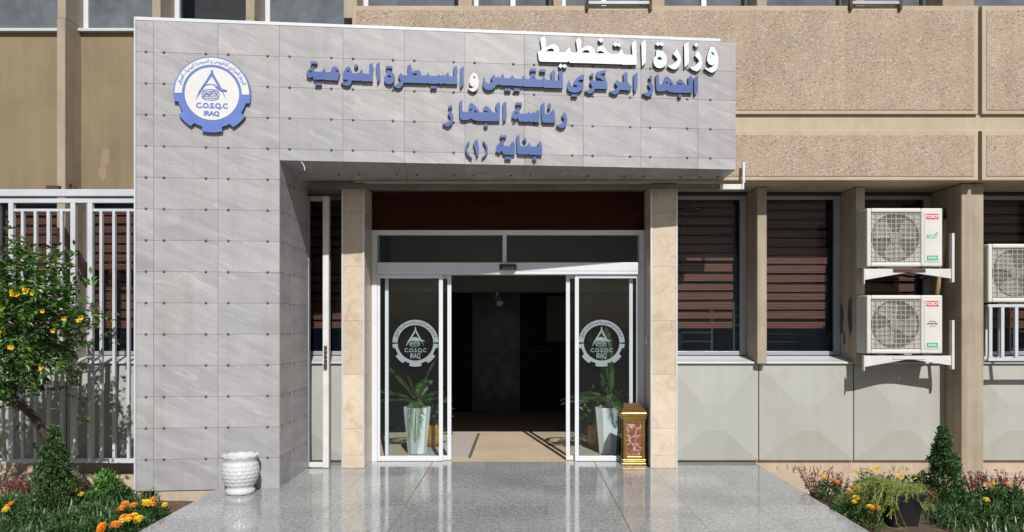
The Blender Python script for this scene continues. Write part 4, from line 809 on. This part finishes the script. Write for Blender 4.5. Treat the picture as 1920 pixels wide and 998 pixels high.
for y_ in (8.30, 8.58): box('rail', 5.05, 5.885, y_-.002, y_+.037, 1.746, 1.777, M['fence'], ST, .003); box('rail', 5.05, 5.885, y_-.002, y_+.037, 1.165, 1.1995, M['fence'], ST, .003)
for x in (5.1, 5.5, 5.8): box('cross_rail', x, x+.03, 8.34, 8.577, 1.747, 1.776, M['fence'], ST, .003)
pp = thing('refrigerant_pipe', (4.62, 8.6, 1.9), 'tan lagged pipe running up behind the air conditioners to a dark bend', 'pipe')
MB().tube([P(1755, 560, 8.66), P(1762, 520, 8.66), P(1768, 470, 8.66), P(1774, 410, 8.66), P(1776, 400, 8.66)], [.028, .03, .03, .03, .03], 10).build('lagging', M['pipe'], pp, smooth=True)
MB().tube([P(1775, 412, 8.65), P(1778, 390, 8.65), P(1780, 365, 8.7), P(1782, 345, 8.8)], [.036, .036, .03, .03], 10).build('bend', M['dpipe'], pp, smooth=True)

for (z_, lab) in ((2.24, 'black connection hose curling from the upper air conditioner to the wall'), (1.30, 'black connection hose curling from the lower air conditioner to the wall')):
    t = thing('connection_hose', (4.58, 8.5, z_), lab, 'hose', 'hoses behind the air conditioners')
    MB().tube([(4.558, 8.46, z_+.06), (4.61, 8.47, z_+.04), (4.64, 8.55, z_-.08), (4.58, 8.70, z_-.16), (4.40, 8.85, z_-.12), (4.2, 8.93, z_-.02)], .013, 8).build('hose_run', M['dpipe'], t, smooth=True); MB().box(4.5565, 4.585, 8.40, 8.50, z_, z_+.12).build('valve_cover', M['acbody'], t, bevel=.004)
# upstairs: brackets standing on the top of the band
for (a, b, z1_, lab) in ((1098, 1222, 5.3, 'dark steel equipment frame with rusty feet on the upper band'), (1592, 1690, 5.16, 'low folded steel frame lying on the upper band near the joint')):
    t = thing('steel_stand', P((a+b)/2, 13, 8.3), lab, 'metal frame', 'steel frames on top of the concrete band')
    xa, xb = PX(a, 8.16), PX(b, 8.16)
    box('upright', xa, xa+.03, 8.14, 8.17, 4.90, z1_, M['rust'], t); box('upright', xb-.03, xb, 8.14, 8.17, 4.90, z1_, M['rust'], t)
    
    for q_ in ((xa+.031, xb-.031, 8.14, 8.18, 4.958, 4.99), (xa, xb, 8.60, 8.64, 4.958, 4.99), (xa, xa+.03, 8.181, 8.599, 4.96, 4.988), (xb-.03, xb, 8.181, 8.599, 4.96, 4.988), (xa+.031, xb-.031, 8.15, 8.17, z1_-.04, z1_-.01)): box('rail', *q_, M['dkframe'], t)

# ------------------------------------------------------------------ small things by the door
def pot_rf(r, z, a, i):
    if 1 < z*100 and i >= len(PROF)-5-0 and z > .30: return r*(1+.035*math.cos(12*a)), z+.008*math.cos(12*a)
    if .075 < z < .285:
        row = int(z/.036); ph = (a*16/(2*math.pi)+.5*(row % 2)) % 1; v = min(1, 4*ph)*min(1, 5*(1-ph))*min(1, 3.5*(z/.036 % 1))*min(1, 5*(1-z/.036 % 1))
        return r+.005*v, z
    return r, z
PROF = [(.118, 0), (.13, .005), (.132, .035), (.122, .045), (.118, .06)]+[(.120+.045*math.sin(math.pi/2*min(1, (z-.065)/.14)), z) for z in np.linspace(.068, .215, 38)]+[(.165-.014*((z-.215)/.07)**1.5, z) for z in np.linspace(.219, .285, 18)]+[(.142, .292), (.144, .31), (.158, .335), (.168, .352), (.163, .356), (.140, .33), (.132, .30), (.14, .2), (.1, .05)]
PROF = [(r, z) for r, z in PROF]
vp = thing('white_vase', (-2.605, 7.125, 0), 'white glazed ceramic vase with basket weave relief and wavy rim beside the pillar', 'vase', None, .3)
MB().lathe(PROF, 132, (0, 0, 0), pot_rf).build('body', M['ceramic'], vp, LOCAL, smooth=True)
MB().lathe([(.1, .16), (.135, .18)], 24).build('soil', M['soil'], vp, LOCAL)

def bin_():
    t = thing('litter_bin', (PX(1187, 8.58), 8.58, 0), 'brass and red marble ashtray bin standing by the right pilaster', 'bin')
    b = MB(); w_, d = .118, .10
    b.box(-w_-.02, w_+.02, -d-.02, d+.02, .001, .028); b.box(-w_-.008, w_+.008, -d-.008, d+.008, .0285, .05); b.box(-w_-.014, w_+.014, -d-.014, d+.014, .0505, .07); b.build('base', M['gold'], t, LOCAL, .004)
    f = MB()
    for sx in (-1, 1):
        for sy in (-1, 1): f.box(min(sx*w_, sx*(w_-.033)), max(sx*w_, sx*(w_-.033)), min(sy*d, sy*(d-.03)), max(sy*d, sy*(d-.03)), .0705, .50)
    f.box(-w_+.034, w_-.034, -d, d, .0705, .10); f.box(-w_+.034, w_-.034, -d, d, .475, .50); f.build('body_frame', M['gold'], t, LOCAL, .003)
    MB().box(-w_+.02, w_-.02, -d+.012, d-.012, .08, .49).build('marble_panel', M['redmarble'], t, LOCAL)
    c = MB(); c.box(-w_-.008, w_+.008, -d-.008, d+.008, .5005, .52); c.box(-w_-.02, w_+.02, -d-.02, d+.02, .5205, .55); c.box(-w_-.03, w_+.03, -d-.03, d+.03, .5505, .585); c.build('cornice', M['gold'], t, LOCAL, .005)
    tr = MB()
    for k in range(4): tr.box(-w_-.02+.012*k, w_+.022-.022*k, -d-.015+.035*k, d+.02, .5855+.022*k, .606+.022*k)
    tr.build('tray', M['bintop'], t, LOCAL, .003)
    tr = MB()
    for k in range(4): tr.box(-w_-.024+.012*k, w_+.026-.022*k, -d-.019+.035*k, -d-.0155+.035*k, .598+.022*k, .607+.022*k)
    tr.build('tray_trim', M['gold'], t, LOCAL)
bin_()

def frond(mb_leaf, base, dirh, length, lift, droop, n=36, ll=.15):
    """appends leaflets of one arched frond; returns rachis points"""
    pts = []; h = Vector((dirh[0], dirh[1], 0)).normalized()
    for i in range(n+1):
        s = i/n; pts.append(Vector(base)+h*(length*s*math.cos(lift)+0)+Vector((0, 0, length*(s*math.sin(lift)-droop*s*s))))
    for i in range(4, n+1):
        d = (pts[i]-pts[i-1]).normalized(); sd_ = d.cross(Vector((0, 0, 1)))
        if sd_.length < .05: sd_ = Vector((1, 0, 0))
        sd_.normalize(); up = sd_.cross(d); f = math.sin(math.pi*min(1, .12+.9*i/n))**.6
        for sg in (-1, 1):
            a = (sd_*sg*.8+d*.62+up*.28+Vector((random.uniform(-.06, .06),)*3)).normalized()
            mb_leaf.append((pts[i], a, up, ll*f*random.uniform(.85, 1.1)))
    return pts
def palm(x, label, fr_, sd_):
    random.seed(sd_)
    t = thing('potted_palm', (x, 9.3, 0), label, 'potted plant', 'white potted palms behind the door glass')
    n = 9; vs = []
    for j, (r0, z) in enumerate(((.112, .003), (.165, .56), (.152, .56), (.145, .50))):
        for k in range(2*n): a = math.pi*k/n; rr = r0*(1-.07*((k+(1 if 0 else 0)) % 2)) if j < 2 else r0*.97; vs.append((rr*math.cos(a), rr*math.sin(a), z))
    m2 = 2*n; fs = [(j*m2+k, j*m2+(k+1) % m2, (j+1)*m2+(k+1) % m2, (j+1)*m2+k) for j in range(3) for k in range(m2)]
    fs2 = []
    for f in fs[:m2]: fs2 += [(f[0], f[1], f[2]), (f[0], f[2], f[3])]
    MB().add(vs, fs2+fs[m2:]+[tuple(range(m2-1, -1, -1)), tuple(range(3*m2, 4*m2))]).build('pot', M['palmpot'], t, LOCAL)
    MB().tube([(0, 0, .5), (.01, 0, .60), (0, .01, .70)], [.06, .055, .03], 10).build('trunk', M['bark'], t, LOCAL)
    for az, ln, lift, dr in fr_:
        L = []; pts = frond(L, (0, 0, .62), (math.cos(R(az)), math.sin(R(az))), ln, R(lift), dr)
        pos = np.array([p[0][:] for p in L]); ax = np.array([p[1][:] for p in L]); nm = np.array([p[2][:] for p in L]); ll = np.array([p[3] for p in L])
        fo = leaf_mesh('frond', pos, ax, nm, ll, .012, M['palm'], t, LOCAL)
        MB().tube(pts[::3], [.007]*2+[.005]*max(1, len(pts[::3])-2), 5).build('rachis', M['stem'], fo, LOCAL)
palm(PX(782, 9.3), 'potted palm in a white faceted pot behind the left door pane', [(180, .66, 52, .10), (184, .64, 22, .18), (176, .55, 6, .12), (8, .60, 68, .06), (-12, .42, 34, .3), (-85, .5, 14, 1.1), (70, .5, 50, .3), (200, .35, 70, .05), (20, .45, 12, .2)], 3)
palm(PX(1140, 9.3), 'potted palm in a white faceted pot behind the right door pane', [(182, .62, 22, .35), (190, .60, 10, .22), (168, .55, 34, .5), (100, .95, 84, .03), (-4, .40, 30, .35), (25, .45, 44, .5), (-70, .4, 25, .7), (215, .5, 30, .5)], 5)
for px, lab, yy in ((806, 'small ochre flowerpot behind the left white palm pot', 9.75), (1117, 'small ochre flowerpot behind the right white palm pot', 9.75)):
    t = thing('flower_pot', (PX(px, yy)+(.03 if px < 900 else -.0), yy, 0), lab, 'flowerpot', 'ochre pots beside the palms')
    MB().lathe([(.08, .002), (.11, .12), (.10, .26), (.11, .29), (.095, .29), (.09, .2)], 20).build('pot', M['ochrepot'], t, LOCAL, smooth=True)
    n = 140; d = rand_dirs(n, .7); leaf_mesh('foliage', np.array([0, 0, .30])+d*rng.uniform(.02, .42, (n, 1))*np.array([.6, .6, 1.1]), d+rng.normal(size=(n, 3))*.4, rand_dirs(n), rng.uniform(.05, .10, n), .04, M['tree'], t, LOCAL)

# ------------------------------------------------------------------ plants
def cone_shrub(loc, h, r, label, sd_, n=9000):
    g_ = np.random.default_rng(sd_); t = thing('conical_shrub', loc, label, 'shrub', 'conical evergreen shrubs in the flower beds')
    MB().tube([(0, 0, -.03), (0, 0, h*.7)], [.018, .006], 6).build('stem', M['bark'], t, LOCAL)
    nc = 170; cs = g_.uniform(0, 1, nc)**1.3; ca = g_.uniform(0, 2*math.pi, nc); cr = (1-cs)**.85*r*g_.uniform(.72, 1.12, nc)*(1+.12*np.sin(3*ca+7*cs+loc[0]))+.008
    idx = g_.integers(0, nc, n); off = g_.normal(size=(n, 3)); off *= (g_.uniform(.3, 1, (n, 1))*.042/np.maximum(1, np.linalg.norm(off, axis=1, keepdims=True)*.6)); off[:, 2] *= 1.5
    pos = np.stack([cr*np.cos(ca), cr*np.sin(ca), cs*h*g_.uniform(.97, 1.03, nc)], 1)[idx]+off*np.maximum(.45, 1-cs[idx])[:, None]
    k0 = n//4; s0 = g_.uniform(0, .85, k0); a = g_.uniform(0, 6.28, k0); pos[:k0] = np.stack([(1-s0)*r*.6*np.cos(a), (1-s0)*r*.6*np.sin(a), s0*h], 1)
    ax = np.stack([pos[:, 0]/r, pos[:, 1]/r, np.full(n, .75)], 1)+g_.normal(0, .5, (n, 3))
    leaf_mesh('foliage', pos, ax, g_.normal(size=(n, 3)), g_.uniform(.016, .036, n), g_.uniform(.010, .017, n), M['shrub'], t, LOCAL)
ZB = -.07
def atz(px, py, Y): return (PX(px, Y), Y, ZB)
cone_shrub(atz(100, 0, 6.75), .72, .21, 'conical evergreen shrub in the left flower bed before the fence', 1)
cone_shrub(atz(1768, 0, 7.15), .66, .20, 'conical evergreen shrub behind the black planter in the right bed', 2)
def mound(loc, r, h, label, m, sd_, cat='shrub', n=900, ls=(.025, .05), name='round_bush', group=None, wd=.6):
    g_ = np.random.default_rng(sd_); t = thing(name, loc, label, cat, group)
    d = g_.normal(size=(n, 3)); d[:, 2] = np.abs(d[:, 2]); d /= np.linalg.norm(d, axis=1, keepdims=True); rr = g_.uniform(.35, 1.05, (n, 1))**.6
    pos = d*rr*np.array([r, r, h]); l = g_.uniform(ls[0], ls[1], n)
    st = MB()
    for k in range(7): a = 6.28*k/7; st.tube([(0, 0, -.03), (r*.4*math.cos(a), r*.4*math.sin(a), h*.55)], [.006, .003], 5)
    st.build('stem', M['stem'], t, LOCAL)
    leaf_mesh('foliage', pos, d+g_.normal(0, .6, (n, 3)), g_.normal(size=(n, 3)), l, l*wd, M[m], t, LOCAL); return t
mound(atz(200, 0, 7.15), .13, .27, 'bright green rounded bush near the foot of the tree trunk', 'rshrub', 4, n=900)
mound((PX(222, 7.05), 7.05, ZB), .12, .15, 'low dark green bush beside the bright green bush', 'marileaf', 14, n=700)
def flower_head(r, m, n=34):
    mb = MB()
    for k in range(n):
        s = k/n; a = k*2.39996; rr = r*math.sqrt(s)*.95; z = r*.55*(1-s)
        c = Vector((rr*math.cos(a), rr*math.sin(a), z)); out = Vector((math.cos(a), math.sin(a), .9*(1-s)+.1)).normalized(); sd_ = Vector((-math.sin(a), math.cos(a), 0)); w_ = r*.34; l_ = r*.42
        mb.add([c-sd_*w_*.4, c+sd_*w_*.4, c+sd_*w_*.6+out*l_, c+out*l_*1.15+Vector((0, 0, r*.08)), c-sd_*w_*.6+out*l_], [(0, 1, 2, 3, 4)])
    mb.lathe([(r*.5, -.25*r), (r*.75, 0), (r*.4, r*.35)], 8); return mb
FH = {}
for k_ in ('yel', 'ora'):
    o = flower_head(1.0, k_).build('flower', M[k_]); FH[k_] = o.data; bpy.data.objects.remove(o)
def blossoms(t, pts, r):
    for (x, y_, z, c) in pts:
        rr = r*random.uniform(.8, 1.15); mt = Matrix.Translation((x, y_, z)) @ Matrix.Rotation(random.uniform(.2, .75), 4, 'X') @ Matrix.Rotation(random.uniform(-.3, .3), 4, 'Y') @ Matrix.Diagonal((rr, rr, rr, 1))
        link('flower', FH[c], t, mt)
def marigold(loc, label, cols, sd_, r=.14, h=.2, fr_=.024, name='marigold', cat='flower', group='marigolds in the flower beds', leafm='marileaf', n=420):
    t = mound(loc, r, h, label, leafm, sd_, cat, n, (.02, .045), name, group, .4); random.seed(sd_); pts = []
    for i, c in enumerate(cols):
        a = random.uniform(0, 6.28) if i else -1.6; q = r*.75*math.sqrt(random.random()); pts.append((q*math.cos(a), q*math.sin(a)-r*.25, h*random.uniform(.95, 1.25), c))
    blossoms(t, pts, fr_); return t
MG = [
 (262, 6.45, ['ora', 'yel'], 'marigold with one big orange head nearest the pillar base', .028), (281, 6.5, ['yel', 'yel', 'ora'], 'marigold with pale yellow heads beside the granite edge', .024),
 (235, 6.3, ['ora', 'ora'], 'orange marigold left of the big headed one in the left bed', .026), (255, 6.0, ['ora', 'yel', 'yel'], 'mixed orange and yellow marigold in the middle of the left row', .027),
 (242, 5.9, ['yel', 'yel', 'ora'], 'yellow and orange marigold clump close to the camera in the left bed', .026), (206, 5.72, ['ora', 'ora', 'ora'], 'cluster of deep orange marigold heads near the bottom edge of the left bed', .028),
 (296, 6.35, ['ora', 'yel'], 'small marigold tight against the left platform edge', .022), (165, 6.9, ['yel', 'ora'], 'marigold beside the left conical shrub', .022), (30, 6.4, ['ora', 'ora'], 'orange marigold among the strap leaves at far left', .022)]
for i, (px, Y, c, lab, fr_) in enumerate(MG): marigold(atz(px, 0, Y), lab, c, 30+i, .12, .13, fr_)
MR = [(1552, 7.2, ['ora', 'yel', 'ora', 'ora'], 'orange and yellow marigold at the far corner of the right bed', .021), (1600, 6.9, ['yel', 'yel', 'ora'], 'yellow marigold on the granite edge of the right bed', .02),
 (1590, 6.45, ['yel', 'yel', 'yel', 'ora'], 'bright yellow marigold clump hanging over the right granite edge', .024), (1625, 6.2, ['ora', 'ora', 'yel'], 'orange marigold left of the black planter', .022),
 (1625, 7.35, ['yel', 'yel', 'yel'], 'taller yellow flowers behind the marigolds in the right bed', .022), (1675, 7.4, ['yel', 'yel'], 'yellow flowers behind the black planter', .02), (1712, 7.4, ['yel'], 'single yellow flower left of the right conical shrub', .024),
 (1845, 6.9, ['ora', 'yel'], 'yellow orange flowers right of the right conical shrub', .022)]
for i, (px, Y, c, lab, fr_) in enumerate(MR): marigold(atz(px, 0, Y), lab, c, 60+i, .13, .17 if i != 4 else .22, fr_)
def redplant(px, Y, label, sd_, r=.11, h=.2):
    g_ = np.random.default_rng(sd_); t = thing('red_leaf_plant', atz(px, 0, Y), label, 'plant', 'red leaved plants in the flower beds'); st = MB(); pos = []; ax = []
    for k in range(26):
        a = g_.uniform(0, 6.28); q = r*math.sqrt(g_.uniform()); hh = h*g_.uniform(.6, 1.15); tip = np.array([q*math.cos(a)*1.2, q*math.sin(a)*1.2, hh]); b = np.array([q*.4*math.cos(a), q*.4*math.sin(a), -.02])
        st.tube([b, (b+tip)/2+np.array([0, 0, .01]), tip], [.003, .0025, .0015], 4)
        for j in range(14): s = g_.uniform(.3, 1); pos.append(b+(tip-b)*s); ax.append(g_.normal(size=3)+np.array([math.cos(a)*.3, math.sin(a)*.3, .5]))
    st.build('stem', M['redleaf'], t, LOCAL); n = len(pos)
    leaf_mesh('foliage', np.array(pos), np.array(ax), g_.normal(size=(n, 3)), g_.uniform(.018, .036, n), g_.uniform(.006, .012, n), M['redleaf'], t, LOCAL)
for i, (px, Y, r, h, lab) in enumerate([(1535, 7.3, .15, .24, 'dark red leaved plant at the platform corner of the right bed'), (1572, 7.3, .09, .2, 'small red leaved plant next to the right corner marigold'), (1650, 7.45, .12, .17, 'low red leaved plant beyond the black planter'),
  (1722, 6.75, .12, .2, 'dull red trailing plant beside the right rim of the black planter'), (1828, 7.45, .10, .2, 'thin red leaved plant right of the right conical shrub'), (1870, 7.4, .09, .15, 'short red leaved plant near the concrete block'), (1893, 7.3, .13, .22, 'full red leaved plant at the right end of the bed'),
  (15, 7.3, .18, .16, 'dark red leaved plant at far left under the tree'), (58, 7.35, .14, .15, 'dark red leaved plant left of the left conical shrub'), (140, 7.3, .14, .16, 'dark red leaved plant behind the left conical shrub')]): redplant(px, Y, lab, 90+i, r, h)
# strap-leaved ground cover
def straps(name, regions, n, sd_, label, m='strap', hh=(.07, .19)):
    g_ = np.random.default_rng(sd_); mb_v = []; mb_f = []
    cnt = 0
    while cnt < n:
        x = g_.uniform(regions[0], regions[1]); y_ = g_.uniform(regions[2], regions[3])
        if math.sin(x*7.1+1)*math.sin(y_*6.3)+g_.uniform(-.9, .9) < -.35: continue
        a = g_.uniform(0, 6.28); L = g_.uniform(*hh); w_ = g_.uniform(.004, .009); b = len(mb_v); lean = g_.uniform(.3, 1.0)
        for i in range(4):
            s = i/3; ox = L*lean*s**1.5*.8; z = L*(s-.42*lean*s*s); ww = w_*(1-.75*s*s)
            for sg in (-1, 1): mb_v.append((x+ox*math.cos(a)-sg*ww*math.sin(a), y_+ox*math.sin(a)+sg*ww*math.cos(a), ZB-.01+z))
        mb_f += [(b+2*i, b+2*i+1, b+2*i+3, b+2*i+2) for i in range(3)]; cnt += 1
    me = bpy.data.meshes.new(name); me.from_pydata(mb_v, [], mb_f); me.materials.append(M[m]); me.update()
    tag(link(name, me), label, 'ground cover', None, 'stuff')
straps('ground_cover', (-6.2, -3.35, 5.4, 7.15), 5000, 11, 'narrow strap leaved ground cover filling the left flower bed')
straps('ground_cover', (3.35, 6.4, 5.3, 7.2), 5000, 12, 'narrow strap leaved ground cover filling the right flower bed')
straps('weeds', (2.9, 4.6, 8.60, 8.695), 34, 13, 'thin dry grass tufts along the foot of the right wall', 'trail', (.03, .09))
for i, (px, Y, r, h) in enumerate(((20, 6.6, .16, .13), (62, 6.2, .15, .12), (130, 6.1, .16, .13), (165, 6.45, .13, .12), (180, 6.0, .14, .11), (110, 5.85, .14, .11))):
    mound(atz(px, 0, Y), r, h, 'low dark green leafy plant among the strap leaves of the left flower bed', 'marileaf', 200+i, 'plant', 520, (.025, .055), 'leafy_plant', 'low leafy plants in the left bed', .4)
for i, (px, Y, r, h) in enumerate(((1815, 6.7, .15, .15), (1860, 6.9, .15, .16), (1900, 6.8, .16, .17), (1790, 6.3, .15, .13), (1850, 6.3, .16, .15), (1905, 6.3, .15, .16))):
    mound(atz(px, 0, Y), r, h, 'low dark green leafy plant among the strap leaves right of the black planter', 'marileaf', 220+i, 'plant', 520, (.025, .06), 'leafy_plant', 'low leafy plants in the right bed', .4)
for i, (px, Y, lab) in enumerate(((1840, 6.5, 'orange yellow flower in the middle of the right bed'), (1880, 6.95, 'orange flower near the red plant at the right edge'), (20, 6.05, 'small yellow flower at the left photo edge low in the bed'))): marigold(atz(px, 0, Y), lab, ['ora'] if i == 1 else ['yel'], 240+i, .08, .17, .02, n=200)
# black planter with trailing succulent
pl = thing('square_planter', (PX(1685, 6.35), 6.35, -.11), 'black square tapered planter with trailing yellow green succulent in the right bed', 'planter')
def frus(mb, a, b, z0, z1): mb.hexa([(-a, -a, z0), (a, -a, z0), (a, a, z0), (-a, a, z0), (-b, -b, z1), (b, -b, z1), (b, b, z1), (-b, b, z1)])
q = MB(); frus(q, .10, .14, .0, .27); frus(q, .15, .15, .2705, .30); po = q.build('pot', M['planter'], pl, LOCAL @ Matrix.Rotation(.12, 4, 'Z'), .006)
g_ = np.random.default_rng(5); pos = []; ax = []; st = MB()
for k in range(300):
    a = g_.uniform(0, 6.28) if k < 150 else g_.uniform(2.0, 4.1); q = g_.uniform(.01, .13); b = Vector((q*math.cos(a), q*math.sin(a), .295)); L = g_.uniform(.05, .20) if k < 230 else g_.uniform(.18, .38); dr = g_.uniform(.1, 1.1); pts = []
    if 4.1 < a < 5.4 and g_.uniform() < .9: L *= .3; dr *= .3
    w1, w2 = g_.uniform(-.5, .5), g_.uniform(0, 6)
    for i in range(7):
        s = i/6; aa = a+w1*s+.25*math.sin(5*s+w2); pts.append(b+Vector((math.cos(aa)*L*s*.9, math.sin(aa)*L*s*.9, .35*L*math.sin(math.pi*min(1, s*1.2))-dr*L*s*s)))
    for p_ in pts: p_.z = max(p_.z, .05+.02*math.sin(9*p_.x))
    st.tube(pts, [.0025]*7, 4)
    for i in range(1, 7):
        for j in range(8): pos.append((pts[i-1]+(pts[i]-pts[i-1])*g_.uniform())[:]); ax.append((g_.normal(size=3)+np.array([math.cos(a)*.5, math.sin(a)*.5, .5])))
n = len(pos); to = leaf_mesh('trailing_foliage', np.array(pos), np.array(ax), g_.normal(size=(n, 3)), g_.uniform(.016, .036, n), .0045, M['trail'], pl, LOCAL); st.build('runner', M['trail'], to, LOCAL)
mound((PX(1610, 6.75), 6.75, ZB), .2, .16, 'yellow green needle leaved creeper spilling beside the black planter', 'trail', 77, 'plant', 2600, (.02, .045), 'creeper', None, .14)
mound((PX(1690, 6.95), 6.95, ZB), .22, .2, 'green needle leaved creeper between the black planter and the path', 'trail2', 78, 'plant', 2600, (.02, .05), 'creeper', None, .14)
tag(box('concrete_block', PX(1845, 8.2), PX(1866, 8.2), 8.15, 8.27, -.118, -.055, M['block'], None, .008), 'grey concrete block lying by the foot of the column', 'block')
# flowering tree at the far left
TR = thing('flowering_tree', (PX(172, 7.75), 7.75, -.1), 'small leaning tree with yellow trumpet flowers before the fence', 'tree')
tp = lambda px, py, Y: P(px, py, Y)
tk = [Vector((PX(172, 7.75), 7.75, -.13)), tp(140, 890, 7.65), tp(100, 850, 7.5), tp(80, 808, 7.35), tp(62, 780, 7.28), tp(38, 757, 7.15), tp(20, 745, 7.15)]
MB().tube(tk, [.055, .045, .038, .036, .036, .04, .042], 10).build('trunk', M['bark'], TR, smooth=True)
br = MB()
br.tube([tp(20, 745, 7.15), tp(28, 715, 7.15), tp(20, 680, 7.15), tp(5, 650, 7.05), tp(10, 590, 7.05)], [.042, .035, .03, .022, .012], 8)
br.tube([tp(20, 745, 7.15), tp(-20, 742, 7.05), tp(-60, 700, 7.05), tp(-80, 640, 7.05)], [.042, .035, .026, .015], 8)
br.tube([tp(20, 680, 7.15), tp(60, 640, 6.95), tp(100, 600, 6.85), tp(150, 585, 6.8)], [.02, .014, .009, .005], 6)
br.tube([tp(5, 650, 7.05), tp(40, 600, 6.95), tp(60, 550, 7.35), tp(40, 500, 6.85)], [.02, .013, .01, .005], 6)
br.tube([tp(-60, 700, 7.05), tp(-30, 620, 7.35), tp(-10, 520, 7.15), tp(10, 465, 7.05)], [.02, .014, .01, .005], 6)
br.build('limb', M['bark'], TR, smooth=True)
g_ = np.random.default_rng(21); pos = []; ax = []; nn = []
tips = []
for k in range(450):
    c = np.array(tp(10, 585, 7.05)[:])+g_.uniform(-1, 1, 3)*np.array([.58, .5, .60])*g_.uniform(.5, 1.05); tips.append(c)
for k in range(260): c = np.array(tp(-70, 640, 7.05)[:])+g_.normal(size=3)*np.array([.42, .3, .42]); tips.append(c)
for px, py, s, m_ in ((20, 475, .10, 14), (70, 500, .10, 14), (110, 585, .09, 16), (150, 590, .06, 12), (130, 570, .07, 10), (85, 650, .12, 22), (20, 700, .16, 30), (95, 600, .14, 26), (75, 550, .14, 26), (-60, 720, .2, 40)):
    for k in range(m_): tips.append(np.array(tp(px, py, 6.8)[:])+g_.normal(size=3)*np.array([s, s, s*.7]))
for c in tips:                                   # a pinnate leaf at every tip
    d = g_.normal(size=3)+np.array([0, -.3, -.1]); d /= np.linalg.norm(d); sd_ = np.cross(d, np.array([0, 0, 1.0])); sd_ /= max(1e-3, np.linalg.norm(sd_)); L = g_.uniform(.10, .2); npair = 4
    for i in range(npair):
        b = c+d*L*(i+.6)/npair+np.array([0, 0, -.06*((i+.6)/npair)**2])
        for sg in (-1, 1): pos.append(b); ax.append(sd_*sg+d*.6+g_.normal(size=3)*.2+np.array([0, 0, -.15])); nn.append(np.cross(sd_, d)+g_.normal(size=3)*.3)
    pos.append(c+d*L); ax.append(d); nn.append(np.cross(sd_, d)+g_.normal(size=3)*.3)
n = len(pos); leaf_mesh('crown', np.array(pos), np.array(ax), np.array(nn), g_.uniform(.05, .09, n), g_.uniform(.024, .04, n), M['tree'], TR)
def trumpet(c, r=.03):
    mb = MB(); d = Vector((random.uniform(-.6, .6), -1, random.uniform(-.5, .4))).normalized(); q = d.to_track_quat('Z', 'Y'); vs = []
    for (rr, z) in ((.15, -1.6), (.35, -.7), (.5, 0)):
        for k in range(10): a = 2*math.pi*k/10; vs.append(c+q @ Vector((rr*r*math.cos(a), rr*r*math.sin(a), z*r)))
    for k in range(10): a = 2*math.pi*k/10; f = 1.15 if k % 2 == 0 else .8; vs.append(c+q @ Vector((f*r*math.cos(a), f*r*math.sin(a), .35*r)))
    mb.add(vs, [(i*10+k, i*10+(k+1) % 10, (i+1)*10+(k+1) % 10, (i+1)*10+k) for i in range(3) for k in range(10)]); return mb
random.seed(9)
for px, py, k in ((30, 549, 5), (53, 546, 4), (3, 580, 1), (2, 622, 1), (80, 583, 1), (121, 597, 1), (146, 598, 2), (20, 650, 2), (100, 620, 1), (78, 690, 1), (-40, 600, 3)):
    mb = MB(); a = tp(px, py, 6.5)
    for j in range(k): m_ = trumpet(a+Vector((random.uniform(-.035, .035)*(k > 1), random.uniform(-.02, .02), random.uniform(-.022, .022)*(k > 1))), .020); mb.add(m_.v, m_.f)
    mb.build('flower_cluster', M['yel'], TR)
